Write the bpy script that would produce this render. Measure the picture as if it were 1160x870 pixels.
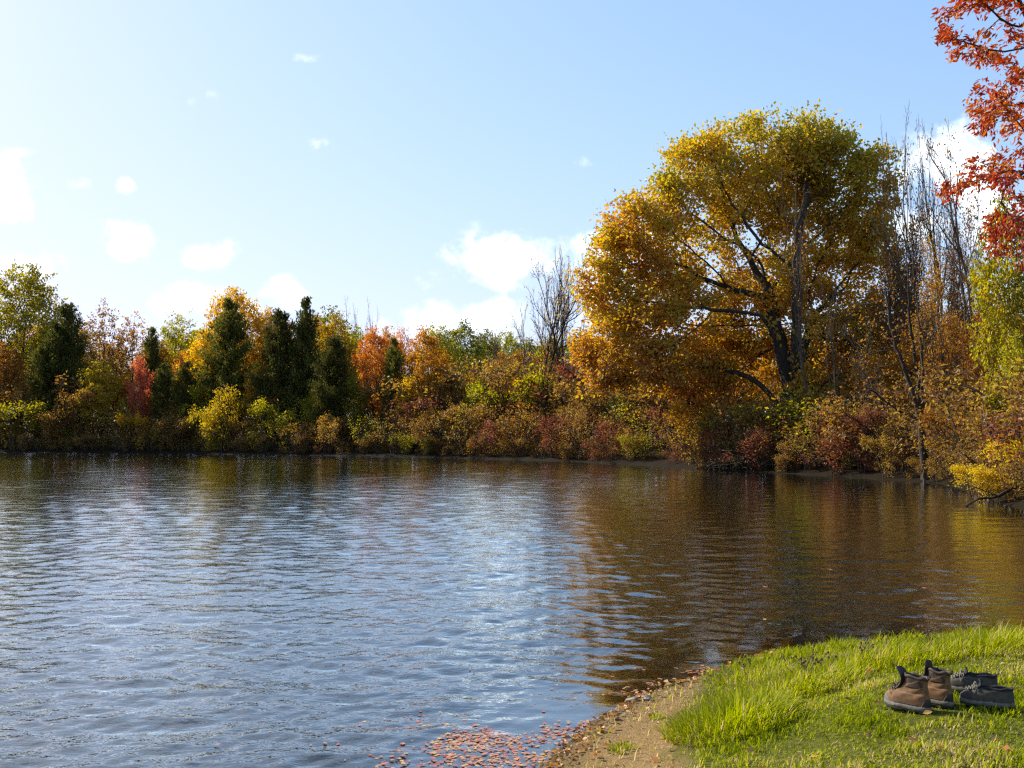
import bpy, bmesh, math
import numpy as np
from mathutils import Vector, Matrix

for _o in list(bpy.data.objects):
    bpy.data.objects.remove(_o)
SC = bpy.context.scene
COL = SC.collection

# ------------------------------------------------------------------ camera
PW, PH, FPX = 1160.0, 870.0, 1128.0
CAM_Z = 1.7
HORIZON = 488.0
PITCH = math.atan((HORIZON - PH / 2) / FPX)
cam_d = bpy.data.cameras.new("camera")
cam_d.sensor_width = 36.0
cam_d.lens = 36.0 * FPX / PW
cam_d.clip_start = 0.05
cam_d.clip_end = 8000
cam = bpy.data.objects.new("camera", cam_d)
COL.objects.link(cam)
cam.location = (0, 0, CAM_Z)
cam.rotation_euler = (math.radians(90) + PITCH, 0, 0)
SC.camera = cam


def ray(px, py):
    """direction seen at a pixel of the photograph"""
    x, y = px - PW / 2, PH / 2 - py
    c, s = math.cos(PITCH), math.sin(PITCH)
    return np.array([x, FPX * c - y * s, FPX * s + y * c])


def at(px, py, Y):
    d = ray(px, py)
    t = Y / d[1]
    return np.array([d[0] * t, Y, CAM_Z + d[2] * t])


def on_plane(px, py, z=0.0):
    d = ray(px, py)
    t = (z - CAM_Z) / d[2]
    return np.array([d[0] * t, d[1] * t])


# ------------------------------------------------------------------ light
SUN_AZ = math.radians(-54)      # from +Y, negative is to the left
SUN_EL = math.radians(33)
sun_dir = Vector((math.sin(SUN_AZ) * math.cos(SUN_EL), math.cos(SUN_AZ) * math.cos(SUN_EL), math.sin(SUN_EL)))
sd = bpy.data.lights.new("sun", 'SUN')
sd.energy = 5.0
sd.angle = math.radians(0.53)
sd.color = (1.0, 0.93, 0.80)
sun = bpy.data.objects.new("sun", sd)
COL.objects.link(sun)
sun.rotation_euler = sun_dir.to_track_quat('Z', 'Y').to_euler()

world = bpy.data.worlds.new("World")
SC.world = world
world.use_nodes = True
wn, wl = world.node_tree.nodes, world.node_tree.links
wn.clear()
w_out = wn.new("ShaderNodeOutputWorld")
w_sky = wn.new("ShaderNodeTexSky")
w_sky.sky_type = 'NISHITA'
w_sky.sun_disc = False
w_sky.sun_elevation = SUN_EL
w_sky.sun_rotation = SUN_AZ
w_sky.altitude = 200
w_sky.air_density = 1.0
w_sky.dust_density = 1.0
w_sky.ozone_density = 1.5
w_bg = wn.new("ShaderNodeBackground")
w_bg.inputs["Strength"].default_value = 0.15
SKY_GAIN = 0.15
SC.view_settings.view_transform = 'Standard'
SC.view_settings.look = 'None'
SC.view_settings.gamma = 1.0
SC.view_settings.use_curve_mapping = False
SC.view_settings.exposure = 0.82

SC.render.engine = 'CYCLES'
SC.cycles.use_denoising = False
SC.cycles.filter_width = 1.3
SC.cycles.max_bounces = 8
SC.cycles.diffuse_bounces = 3
SC.cycles.glossy_bounces = 3
SC.cycles.transmission_bounces = 4
SC.cycles.transparent_max_bounces = 8
SC.cycles.sample_clamp_indirect = 6.0
SC.cycles.caustics_reflective = False
SC.cycles.caustics_refractive = False


# clouds: small cumulus at infinity by direction, with unseen ones added for the water
def wmath(op, a, b=None, c=None):
    n = wn.new("ShaderNodeMath")
    n.operation = op
    for i, v in enumerate((a, b, c)):
        if v is None:
            continue
        if isinstance(v, (int, float)):
            n.inputs[i].default_value = v
        else:
            wl.new(v, n.inputs[i])
    return n.outputs[0]


def build_clouds():
    tc = wn.new("ShaderNodeTexCoord")
    sep = wn.new("ShaderNodeSeparateXYZ")
    wl.new(tc.outputs["Generated"], sep.inputs[0])
    dx, dy, dz = sep.outputs
    dyc = wmath('MAXIMUM', dy, 0.02)
    u = wmath('DIVIDE', dx, dyc)
    v = wmath('DIVIDE', dz, dyc)
    comb = wn.new("ShaderNodeCombineXYZ")
    wl.new(u, comb.inputs[0]); wl.new(v, comb.inputs[1])
    nz = wn.new("ShaderNodeTexNoise")
    nz.noise_dimensions = '2D'
    nz.inputs["Scale"].default_value = 16
    nz.inputs["Detail"].default_value = 7
    nz.inputs["Roughness"].default_value = 0.62
    wl.new(comb.outputs[0], nz.inputs["Vector"])
    nz2 = wn.new("ShaderNodeTexNoise")
    nz2.noise_dimensions = '2D'
    nz2.inputs["Scale"].default_value = 55
    nz2.inputs["Detail"].default_value = 5
    wl.new(comb.outputs[0], nz2.inputs["Vector"])
    # centre, half axes (photo pixels), weight
    E = [(12, 212, 58, 44, 1.0), (84, 208, 20, 12, .8), (143, 210, 14, 12, .85), (22, 173, 30, 10, .75),
         (148, 274, 60, 30, 1.0), (240, 288, 40, 20, .9), (30, 303, 75, 24, 1.0), (215, 342, 55, 22, .95),
         (320, 332, 30, 26, .9), (270, 350, 40, 16, .8),
         (600, 295, 140, 42, 1.1), (490, 312, 50, 18, .85), (545, 365, 130, 34, 1.1), (690, 300, 90, 60, 1.0),
         (1075, 196, 72, 72, 1.0), (1130, 250, 60, 60, 1.0), (1040, 230, 50, 60, .9),
         (343, 66, 17, 9, .45), (240, 109, 18, 9, .42), (222, 114, 9, 6, .35), (357, 162, 16, 8, .3), (660, 184, 16, 8, .36),
         (185, 155, 10, 7, .2),
         (150, -330, 520, 190, .75), (620, -460, 300, 150, .6), (-260, 60, 170, 140, 1.0), (950, -330, 160, 70, .8), (-200, 290, 160, 60, 1.0)]  # this row: made-up clouds out of view, added to brighten the water's reflection
    acc = None
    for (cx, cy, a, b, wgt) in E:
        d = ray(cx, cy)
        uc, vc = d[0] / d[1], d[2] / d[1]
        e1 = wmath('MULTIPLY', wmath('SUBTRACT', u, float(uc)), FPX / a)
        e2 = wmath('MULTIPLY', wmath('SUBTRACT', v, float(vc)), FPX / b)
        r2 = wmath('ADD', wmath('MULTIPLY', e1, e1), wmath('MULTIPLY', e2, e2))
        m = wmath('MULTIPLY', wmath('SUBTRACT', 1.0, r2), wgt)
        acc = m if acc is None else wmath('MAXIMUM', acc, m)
    acc = wmath('MAXIMUM', acc, -1.0)
    f = wmath('ADD', wmath('MULTIPLY', acc, 0.95), wmath('MULTIPLY', wmath('SUBTRACT', nz.outputs["Fac"], 0.5), 3.6))
    f = wmath('ADD', f, wmath('MULTIPLY', wmath('SUBTRACT', nz2.outputs["Fac"], 0.5), 0.7))
    mr = wn.new("ShaderNodeMapRange")
    mr.interpolation_type = 'SMOOTHSTEP'
    mr.inputs["From Min"].default_value = -0.05
    mr.inputs["From Max"].default_value = 1.35
    wl.new(f, mr.inputs["Value"])
    front = wmath('GREATER_THAN', dy, 0.05)
    fac = wmath('MULTIPLY', mr.outputs[0], front)
    fac = wmath('MULTIPLY', wmath('POWER', fac, 1.4), 0.95)
    shade = wn.new("ShaderNodeMix")
    shade.data_type = 'RGBA'
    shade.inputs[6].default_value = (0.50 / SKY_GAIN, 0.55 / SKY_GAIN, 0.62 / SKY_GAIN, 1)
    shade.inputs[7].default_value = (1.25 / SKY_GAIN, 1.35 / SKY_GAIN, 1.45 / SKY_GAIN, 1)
    sh = wn.new("ShaderNodeMapRange")
    sh.inputs["From Min"].default_value = 0.1
    sh.inputs["From Max"].default_value = 1.6
    wl.new(f, sh.inputs["Value"])
    wl.new(sh.outputs[0], shade.inputs[0])
    mix = wn.new("ShaderNodeMix")
    mix.data_type = 'RGBA'
    wl.new(fac, mix.inputs[0])
    # tone curve in the sky colour: brightest parts held back channel by channel
    sp = wn.new("ShaderNodeSeparateColor"); wl.new(w_sky.outputs[0], sp.inputs[0])
    cb = wn.new("ShaderNodeCombineColor")
    for ch, (m, k) in enumerate(((0.62, 1.14), (0.62, 1.40), (0.80, 1.70))):
        e = wmath('EXPONENT', wmath('MULTIPLY', sp.outputs[ch], -SKY_GAIN * k / m))
        wl.new(wmath('MULTIPLY', wmath('SUBTRACT', 1.0, e), m / SKY_GAIN), cb.inputs[ch])
    wl.new(cb.outputs[0], mix.inputs[6])
    wl.new(shade.outputs[2], mix.inputs[7])
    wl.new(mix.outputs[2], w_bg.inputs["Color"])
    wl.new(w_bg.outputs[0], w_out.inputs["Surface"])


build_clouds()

# ------------------------------------------------------------------ mesh and material helpers


def mesh_np(name, V, F, smooth=False, face_attrs=None, point_attrs=None):
    """V (n,3), F (m,4) or (m,3) -> mesh"""
    V = np.asarray(V, np.float32); F = np.asarray(F, np.int32)
    me = bpy.data.meshes.new(name)
    k = F.shape[1]
    me.vertices.add(len(V)); me.vertices.foreach_set("co", V.ravel())
    me.loops.add(F.size); me.loops.foreach_set("vertex_index", F.ravel())
    me.polygons.add(len(F))
    me.polygons.foreach_set("loop_start", np.arange(0, F.size, k, dtype=np.int32))
    me.polygons.foreach_set("loop_total", np.full(len(F), k, np.int32))
    me.polygons.foreach_set("use_smooth", np.full(len(F), smooth, bool))
    for dom, at_ in (('FACE', face_attrs), ('POINT', point_attrs)):
        for an, val in (at_ or {}).items():
            a = me.attributes.new(an, 'FLOAT', dom)
            a.data.foreach_set("value", np.asarray(val, np.float32))
    me.update(calc_edges=True)
    return me


def link(name, me, mat=None, parent=None, loc=None):
    o = bpy.data.objects.new(name, me)
    COL.objects.link(o)
    if parent is not None:
        o.parent = parent
    if loc is not None:
        o.location = loc
    if mat is not None:
        if len(me.materials) == 0:
            me.materials.append(mat)
        else:
            o.material_slots[0].link = 'OBJECT'
            o.material_slots[0].material = mat
    return o


def tag(o, label=None, cat=None, group=None, kind=None):
    if label: o["label"] = label
    if cat: o["category"] = cat
    if group: o["group"] = group
    if kind: o["kind"] = kind
    return o


def empty(name, loc, rz=0.0, scale=(1, 1, 1)):
    o = bpy.data.objects.new(name, None)
    COL.objects.link(o)
    o.location = loc
    o.rotation_euler = (0, 0, rz)
    o.scale = scale
    o.empty_display_size = 0.2
    return o


class NT:
    """small wrapper to write node materials"""
    def __init__(s, name):
        s.m = bpy.data.materials.new(name)
        s.m.use_nodes = True
        s.t = s.m.node_tree
        s.t.nodes.clear()
        s.out = s.n("ShaderNodeOutputMaterial")

    def n(s, typ, ins=None, **kw):
        nd = s.t.nodes.new(typ)
        for k, v in kw.items():
            setattr(nd, k, v)
        for k, v in (ins or {}).items():
            s.set(nd.inputs[k], v)
        return nd

    def set(s, sock, v):
        if isinstance(v, bpy.types.NodeSocket):
            s.t.links.new(v, sock)
        elif isinstance(v, (tuple, list)) and len(v) == 3 and sock.type == 'RGBA':
            sock.default_value = (*v, 1)
        else:
            sock.default_value = v

    def math(s, op, a, b=0.0):
        nd = s.n("ShaderNodeMath", operation=op)
        s.set(nd.inputs[0], a); s.set(nd.inputs[1], b)
        return nd.outputs[0]

    def mix(s, f, a, b):
        nd = s.n("ShaderNodeMix", data_type='RGBA')
        s.set(nd.inputs[0], f); s.set(nd.inputs[6], a); s.set(nd.inputs[7], b)
        return nd.outputs[2]

    def noise(s, scale, detail=3, rough=0.55, vec=None, dim='3D'):
        nd = s.n("ShaderNodeTexNoise", {"Scale": scale, "Detail": detail, "Roughness": rough}, noise_dimensions=dim)
        if vec is not None:
            s.set(nd.inputs["Vector"], vec)
        return nd.outputs["Fac"]

    def ramp(s, fac, stops):
        nd = s.n("ShaderNodeValToRGB")
        s.set(nd.inputs[0], fac)
        el = nd.color_ramp.elements
        while len(el) < len(stops):
            el.new(0.5)
        for e, (p, c) in zip(el, stops):
            e.position = p
            e.color = (*c, 1)
        return nd.outputs[0]

    def obj_pos(s):
        return s.n("ShaderNodeTexCoord").outputs["Object"]

    def finish(s, shader):
        s.t.links.new(shader, s.out.inputs["Surface"])
        return s.m


def leaf_mat(name, stops, trans=0.58, vary=0.08, rough=0.5, tgain=1.5, spec=0.3):
    """thin leaves: reflecting face + light that comes through"""
    t = NT(name)
    tone = t.n("ShaderNodeAttribute", attribute_name="tone").outputs["Fac"]
    rnd = t.n("ShaderNodeObjectInfo").outputs["Random"]
    c = t.ramp(tone, stops)
    hsv = t.n("ShaderNodeHueSaturation", {"Color": c})
    t.set(hsv.inputs["Hue"], t.math('ADD', 0.5 - vary * 0.12, t.math('MULTIPLY', rnd, vary * 0.24)))
    t.set(hsv.inputs["Value"], t.math('ADD', 1 - vary * 1.5, t.math('MULTIPLY', rnd, vary * 3)))
    c = hsv.outputs[0]
    p = t.n("ShaderNodeBsdfPrincipled", {"Base Color": c, "Roughness": rough, "Specular IOR Level": spec})
    g = t.n("ShaderNodeHueSaturation", {"Color": c, "Value": tgain, "Saturation": 1.12})
    tr = t.n("ShaderNodeBsdfTranslucent", {"Color": g.outputs[0]})
    mx = t.n("ShaderNodeMixShader", {0: trans, 1: p.outputs[0], 2: tr.outputs[0]})
    return t.finish(mx.outputs[0])


def bark_mat(name, c1, c2, scale=9.0):
    t = NT(name)
    mp = t.n("ShaderNodeMapping", {"Vector": t.obj_pos(), "Scale": (1, 1, 0.25)})
    n1 = t.noise(scale, 5, 0.65, mp.outputs[0])
    c = t.ramp(n1, [(0.32, c1), (0.68, c2)])
    b = t.n("ShaderNodeBump", {"Strength": 0.6, "Distance": 0.03, "Height": n1})
    p = t.n("ShaderNodeBsdfPrincipled", {"Base Color": c, "Roughness": 0.9, "Normal": b.outputs[0], "Specular IOR Level": 0.2})
    return t.finish(p.outputs[0])


def plain_mat(name, c1, c2, rough=0.7, scale=20.0, bump=0.2, dist=0.003, spec=0.4):
    t = NT(name)
    n1 = t.noise(scale, 4, 0.6, t.obj_pos())
    c = t.ramp(n1, [(0.3, c1), (0.7, c2)])
    b = t.n("ShaderNodeBump", {"Strength": bump, "Distance": dist, "Height": t.noise(scale * 4, 3, 0.6, t.obj_pos())})
    p = t.n("ShaderNodeBsdfPrincipled", {"Base Color": c, "Roughness": rough, "Normal": b.outputs[0], "Specular IOR Level": spec})
    return t.finish(p.outputs[0])


# ------------------------------------------------------------------ smooth value noise for layout
def vnoise(x, y, seed=0):
    x = np.asarray(x, float); y = np.asarray(y, float)
    xi = np.floor(x).astype(np.int64); yi = np.floor(y).astype(np.int64)
    fx = x - xi; fy = y - yi
    fx = fx * fx * (3 - 2 * fx); fy = fy * fy * (3 - 2 * fy)

    def h(a, b):
        n = (a * 374761393 + b * 668265263 + seed * 974634721) & 0x7fffffff
        n = ((n ^ (n >> 13)) * 1274126177) & 0x7fffffff
        return ((n ^ (n >> 16)) & 0xffff) / 65535.0
    return (h(xi, yi) * (1 - fx) + h(xi + 1, yi) * fx) * (1 - fy) + (h(xi, yi + 1) * (1 - fx) + h(xi + 1, yi + 1) * fx) * fy


def fbm(x, y, seed=0, o=4):
    s = 0; a = 0.5
    for i in range(o):
        s = s + a * vnoise(x * 2 ** i, y * 2 ** i, seed + i)
        a *= 0.5
    return s


def sstep(a, b, x):
    t = np.clip((x - a) / (b - a), 0, 1)
    return t * t * (3 - 2 * t)
# ------------------------------------------------------------------ the lake outline and the land
FAR_PX = [(-420, 508), (-260, 509.5), (0, 512), (150, 513), (300, 515), (500, 518.5), (650, 523), (735, 527),
          (800, 532), (870, 535.5), (940, 539), (1060, 547), (1095, 556), (1120, 567), (1160, 579)]
NEAR_PX = [(1160, 721), (1080, 723), (1000, 727), (930, 733), (870, 742), (830, 753), (790, 765), (755, 779), (720, 793),
           (680, 812), (650, 832), (628, 850), (607, 870)]
far_pts = [on_plane(*p) for p in FAR_PX]
near_pts = [on_plane(*p) for p in NEAR_PX]
LAKE = np.array(far_pts + [(10.6, 17.5), (9.4, 14.5), (7.6, 11.0), (5.6, 9.0)] + near_pts +
                [(-0.15, 4.2), (-0.9, 3.1), (-3.2, 2.1), (-8, 1.6), (-20, 6), (-48, 22), (-78, 50), (-96, 80)])


def refine(P, closed=True):
    out = []
    n = len(P)
    for i in range(n):
        p0, p1, p2, p3 = P[(i - 1) % n], P[i], P[(i + 1) % n], P[(i + 2) % n]
        L = np.linalg.norm(p2 - p1)
        k = int(np.clip(L / max(0.12, 0.02 * np.linalg.norm(p1)), 1, 8))
        for j in range(k):
            t = j / k
            q = p1 + (p2 - p1) * t
            out.append(q)
    out = np.array(out)
    r = np.linalg.norm(out, axis=1)
    amp = np.clip(0.012 * r, 0.03, 0.7)
    out = out + np.stack([fbm(out[:, 0] / (amp * 4), out[:, 1] / (amp * 4), 3) - .47, fbm(out[:, 0] / (amp * 4), out[:, 1] / (amp * 4), 9) - .47], 1) * amp[:, None] * 1.6
    return out


LAKE_R = refine(LAKE)


def lake_sd(X, Y):
    """signed distance to the shoreline, negative on the water"""
    P = np.stack([np.ravel(X), np.ravel(Y)], 1)
    A = LAKE_R; B = np.roll(A, -1, 0)
    best = np.full(len(P), 1e9); inside = np.zeros(len(P), bool)
    for a, b in zip(A, B):
        ab = b - a
        ap = P - a
        t = np.clip((ap @ ab) / (ab @ ab + 1e-12), 0, 1)
        d = ap - t[:, None] * ab
        best = np.minimum(best, (d * d).sum(1))
        c = (a[1] > P[:, 1]) != (b[1] > P[:, 1])
        with np.errstate(divide='ignore', invalid='ignore'):
            xi = a[0] + (P[:, 1] - a[1]) * (b[0] - a[0]) / (b[1] - a[1])
        inside ^= c & (P[:, 0] < xi)
    s = np.sqrt(best)
    return np.where(inside, -s, s).reshape(np.shape(X))


def land_h(X, Y, sdv=None):
    X = np.asarray(X, float); Y = np.asarray(Y, float)
    if sdv is None:
        sdv = lake_sd(X, Y)
    R = np.hypot(X, Y)
    near = 1 - sstep(11, 17, R)
    bed = np.where(sdv < 0, np.maximum(-1.6, sdv * 0.13 - 0.01), 0)
    o = np.maximum(sdv, 0)
    hn = 0.05 * sstep(0, 0.15, o) + 0.33 * sstep(0.15, 2.0, o) + 0.025 * (fbm(X * 1.7, Y * 1.7, 21) - .47) * sstep(0, .6, o) \
        + 0.05 * (fbm(X * .6, Y * .6, 22) - .47) * sstep(0.3, 1.5, o)
    hf = 0.18 * sstep(0, 0.6, o) + 0.55 * sstep(0.5, 5, o) + 0.016 * np.maximum(o - 5, 0) * (1 - sstep(0, 900, o) * .8) \
        + 0.5 * (fbm(X * .11, Y * .11, 23) - .47) * sstep(1, 9, o)
    return np.where(sdv < 0, bed, hn * near + hf * (1 - near))


# bare earth at the water's edge on the near bank (a worn patch of soil with its own outline)
SOIL = np.array([on_plane(px, py, z) for px, py, z in [(560, 905, .05), (606, 868, .03), (650, 830, .03), (716, 790, .03), (760, 775, .05), (792, 768, .06),
                 (786, 792, .14), (778, 815, .2), (774, 840, .25), (755, 872, .27), (715, 930, .28), (600, 990, .2)]])


def soil_sd(X, Y):
    P = np.stack([np.ravel(X), np.ravel(Y)], 1)
    best = np.full(len(P), 1e9); ins = np.zeros(len(P), bool)
    for a, b in zip(SOIL, np.roll(SOIL, -1, 0)):
        ab = b - a; ap = P - a
        t = np.clip((ap @ ab) / (ab @ ab), 0, 1)
        d = ap - t[:, None] * ab
        best = np.minimum(best, (d * d).sum(1))
        c = (a[1] > P[:, 1]) != (b[1] > P[:, 1])
        with np.errstate(divide='ignore', invalid='ignore'):
            xi = a[0] + (P[:, 1] - a[1]) * (b[0] - a[0]) / (b[1] - a[1])
        ins ^= c & (P[:, 0] < xi)
    s = np.sqrt(best)
    return np.where(ins, -s, s).reshape(np.shape(X))


def polar_axes(front_deg, front_step, back_step):
    a1 = np.arange(-front_deg, front_deg, front_step)
    a2 = np.arange(front_deg, 360 - front_deg, back_step)
    return np.radians(np.concatenate([a1, a2]))


def build_ground():
    ang = polar_axes(36, 0.18, 3.0)
    rad = np.concatenate([[0.0], 0.35 * 1.022 ** np.arange(0, 412)])
    A, R = np.meshgrid(ang, rad)
    X = R * np.sin(A); Y = R * np.cos(A)
    s = lake_sd(X, Y)
    Z = land_h(X, Y, s)
    soil = np.where(R < 14, sstep(0.12, -0.12, soil_sd(X, Y) + 0.30 * (fbm(X * 4, Y * 4, 31) - .47)), 0)
    nr, na = X.shape
    idx = np.arange(nr * na).reshape(nr, na)
    nx = np.roll(idx, -1, 1)
    F = np.stack([idx[:-1], nx[:-1], nx[1:], idx[1:]], -1).reshape(-1, 4)
    me = mesh_np("ground", np.stack([X, Y, Z], -1).reshape(-1, 3), F, True,
                 point_attrs={"soil": soil.ravel(), "shore": np.clip(s, -5, 60).ravel(), "far": sstep(11, 17, R).ravel()})
    t = NT("ground_earth")
    pos = t.n("ShaderNodeNewGeometry").outputs["Position"]
    soil_a = t.n("ShaderNodeAttribute", attribute_name="soil").outputs["Fac"]
    far_a = t.n("ShaderNodeAttribute", attribute_name="far").outputs["Fac"]
    shore = t.n("ShaderNodeAttribute", attribute_name="shore").outputs["Fac"]
    n1 = t.noise(2.2, 5, 0.6, pos); n2 = t.noise(26, 4, 0.6, pos); n3 = t.noise(110, 3, 0.6, pos)
    grass = t.ramp(n2, [(0.3, (0.045, 0.042, 0.010)), (0.6, (0.10, 0.105, 0.016)), (0.8, (0.2, 0.15, 0.055))])
    dirt = t.ramp(n3, [(0.25, (0.11, 0.062, 0.026)), (0.5, (0.24, 0.15, 0.062)), (0.78, (0.37, 0.26, 0.12))])
    dirt = t.mix(t.math('MULTIPLY', t.ramp(n2, [(0.45, (0, 0, 0)), (0.7, (1, 1, 1))]), 0.5), dirt, (0.12, 0.085, 0.03))
    mud = t.mix(n2, (0.03, 0.022, 0.012), (0.09, 0.065, 0.035))
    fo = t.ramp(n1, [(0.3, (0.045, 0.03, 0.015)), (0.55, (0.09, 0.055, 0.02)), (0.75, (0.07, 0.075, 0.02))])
    c = t.mix(soil_a, grass, dirt)
    wet = t.n("ShaderNodeMapRange", {"Value": t.math('ADD', shore, t.math('MULTIPLY', n2, 0.15)), "From Min": 0.05, "From Max": 0.32}).outputs[0]
    c = t.mix(wet, mud, c)
    c = t.mix(far_a, c, fo)
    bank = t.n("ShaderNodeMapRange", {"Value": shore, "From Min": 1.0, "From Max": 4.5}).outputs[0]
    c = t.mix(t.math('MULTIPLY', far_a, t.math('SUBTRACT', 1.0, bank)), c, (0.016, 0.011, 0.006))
    hgt = t.math('ADD', t.math('MULTIPLY', n2, 0.6), t.math('MULTIPLY', n3, 0.5))
    b = t.n("ShaderNodeBump", {"Strength": 0.9, "Distance": 0.02, "Height": hgt})
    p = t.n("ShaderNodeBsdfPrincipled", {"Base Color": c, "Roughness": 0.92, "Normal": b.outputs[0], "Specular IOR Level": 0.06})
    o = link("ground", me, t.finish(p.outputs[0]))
    tag(o, kind="structure")


def build_water():
    ang = polar_axes(33, 0.05, 1.5)
    g = 1.0045
    rad = 2.6 * g ** np.arange(0, 850)
    A, R = np.meshgrid(ang, rad)
    X = R * np.sin(A); Y = R * np.cos(A)
    # signed distance on a coarser grid, then interpolated
    st = 6
    ai = np.unique(np.concatenate([np.arange(0, len(ang), st), [len(ang) - 1]]))
    ri = np.unique(np.concatenate([np.arange(0, len(rad), st), [len(rad) - 1]]))
    Sc = lake_sd(X[np.ix_(ri, ai)], Y[np.ix_(ri, ai)])
    Sa = np.stack([np.interp(np.arange(len(ang)), ai, row) for row in Sc])
    S = np.stack([np.interp(np.arange(len(rad)), ri, Sa[:, j]) for j in range(len(ang))], 1)
    rng = np.random.default_rng(5)
    Z = np.zeros_like(X)
    dr = R * (g - 1)
    gust = 0.55 + 0.9 * fbm(X * 0.10 + 3, Y * 0.045, 41, 3)
    calm = (sstep(-0.1, -1.2, S) * 0.85 + 0.15) * (1 - .5 * sstep(.02, .30, X / np.maximum(Y, 1.0)))
    N = 70
    for i in range(N):
        lam = 0.07 * (1.3 / 0.07) ** (i / (N - 1))
        th = rng.normal(math.radians(-6), math.radians(40))
        k = 2 * math.pi / lam
        kx, ky = k * math.sin(th), k * math.cos(th)
        slope = 0.023 * (0.9 if lam < .16 else 1.1 if lam < 0.5 else 0.4)
        res = sstep(2.2, 4.0, lam / dr)
        ph = rng.uniform(0, 6.28) + 0
        Z += slope / k * np.sin(kx * X + ky * Y + ph) * res
    Z *= gust * calm
    keep = S < 0.35
    nr, na = X.shape
    idx = np.arange(nr * na).reshape(nr, na)
    nx = np.roll(idx, -1, 1)
    F = np.stack([idx[:-1], nx[:-1], nx[1:], idx[1:]], -1).reshape(-1, 4)
    kf = keep.ravel()[F].any(1)
    F = F[kf]
    used = np.unique(F)
    remap = np.full(nr * na, -1); remap[used] = np.arange(len(used))
    V = np.stack([X, Y, Z], -1).reshape(-1, 3)[used]
    depth = np.clip(-S * 0.13, 0, 2).ravel()[used]
    me = mesh_np("water", V, remap[F], True, point_attrs={"depth": depth, "gust": (gust * calm).ravel()[used]})
    t = NT("lake_water")
    geo = t.n("ShaderNodeNewGeometry")
    mp = t.n("ShaderNodeMapping", {"Vector": geo.outputs["Position"], "Scale": (0.6, 1.0, 1.0), "Rotation": (0, 0, 0.12)})
    n1 = t.noise(6.5, 4, 0.62, mp.outputs[0])
    n2 = t.noise(22, 2, 0.5, mp.outputs[0])
    hh = t.math('ADD', n1, t.math('MULTIPLY', n2, 0.22))
    gu = t.n("ShaderNodeAttribute", attribute_name="gust").outputs["Fac"]
    b = t.n("ShaderNodeBump", {"Strength": t.math('MULTIPLY', gu, 0.27), "Distance": 0.05, "Height": hh})
    dep = t.n("ShaderNodeAttribute", attribute_name="depth").outputs["Fac"]
    clear = t.math('POWER', 2.718, t.math('MULTIPLY', dep, -9.0))
    murk = t.n("ShaderNodeBsdfDiffuse", {"Color": (0.012, 0.0095, 0.004), "Normal": b.outputs[0]})
    tr = t.n("ShaderNodeBsdfTransparent", {"Color": (0.93, 0.88, 0.74)})
    low = t.n("ShaderNodeMixShader", {0: clear, 1: murk.outputs[0], 2: tr.outputs[0]})
    gl = t.n("ShaderNodeBsdfGlossy", {"Color": (0.94, 1, 1), "Roughness": 0.035, "Normal": b.outputs[0]})
    fr = t.n("ShaderNodeFresnel", {"IOR": 1.62, "Normal": b.outputs[0]})
    refl = t.math('MINIMUM', t.math('MULTIPLY', fr.outputs[0], 1.55), 0.97)
    mx = t.n("ShaderNodeMixShader", {0: refl, 1: low.outputs[0], 2: gl.outputs[0]})
    o = link("water", me, t.finish(mx.outputs[0]))
    tag(o, kind="structure")


build_ground()
build_water()



def shore_D(px):
    """distance (Y) of the far waterline along a photo column"""
    xs = [p[0] for p in FAR_PX]
    return float(np.interp(px, xs, [q[1] for q in far_pts]))
# ------------------------------------------------------------------ growing trees
def unit(v):
    return v / np.maximum(np.linalg.norm(v, axis=-1, keepdims=True), 1e-9)


def grow(att, nodes, par, step, infl, kill, iters, rng, droop=0.0, jit=0.25):
    """space colonisation: branches reach for the points of the crown's volume"""
    P = [np.array(n, float) for n in nodes]; par = list(par)
    kids = [0] * len(P)
    for p in par:
        if p >= 0: kids[p] += 1
    att = att.copy()
    nd = np.full(len(att), 1e9); ni = np.full(len(att), -1)
    new = list(range(len(P)))
    for it in range(iters):
        Q = np.array([P[i] for i in new])
        if len(Q) and len(att):
            D = np.linalg.norm(att[:, None] - Q[None], axis=2)
            j = D.argmin(1); d = D[np.arange(len(att)), j]
            up = d < nd
            nd[up] = d[up]; ni[up] = np.array(new)[j[up]]
        keep = nd > kill
        att, nd, ni = att[keep], nd[keep], ni[keep]
        if len(att) == 0:
            break
        act = nd < infl
        if not act.any():
            act = nd <= nd.min() + 0.5
        src = ni[act]
        PA = np.array(P)
        dirs = unit(att[act] - PA[src])
        acc = np.zeros((len(P), 3)); np.add.at(acc, src, dirs)
        g = np.unique(src)
        v = unit(acc[g] + rng.normal(0, jit, (len(g), 3)))
        v[:, 2] -= droop
        v = unit(v)
        new = []
        for gi, vv in zip(g, v):
            if kids[gi] >= 4:
                continue
            P.append(PA[gi] + vv * step); par.append(int(gi)); kids.append(0); kids[gi] += 1
            new.append(len(P) - 1)
        if not new:
            break
    return np.array(P), np.array(par)


def radii(P, par, tip, expo, base_r=None):
    n = len(P)
    r = np.zeros(n); ch = np.zeros(n, int)
    acc = np.zeros(n)
    for i in range(n - 1, -1, -1):
        r[i] = tip if acc[i] == 0 else acc[i] ** (1 / expo)
        if par[i] >= 0:
            acc[par[i]] += r[i] ** expo
    if base_r:
        roots = r[par < 0].max()
        # keep the twigs thin, bring the trunk to the wanted girth
        a = math.log(base_r / tip) / math.log(max(roots / tip, 1.01))
        r = tip * (r / tip) ** a
    return r


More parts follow.
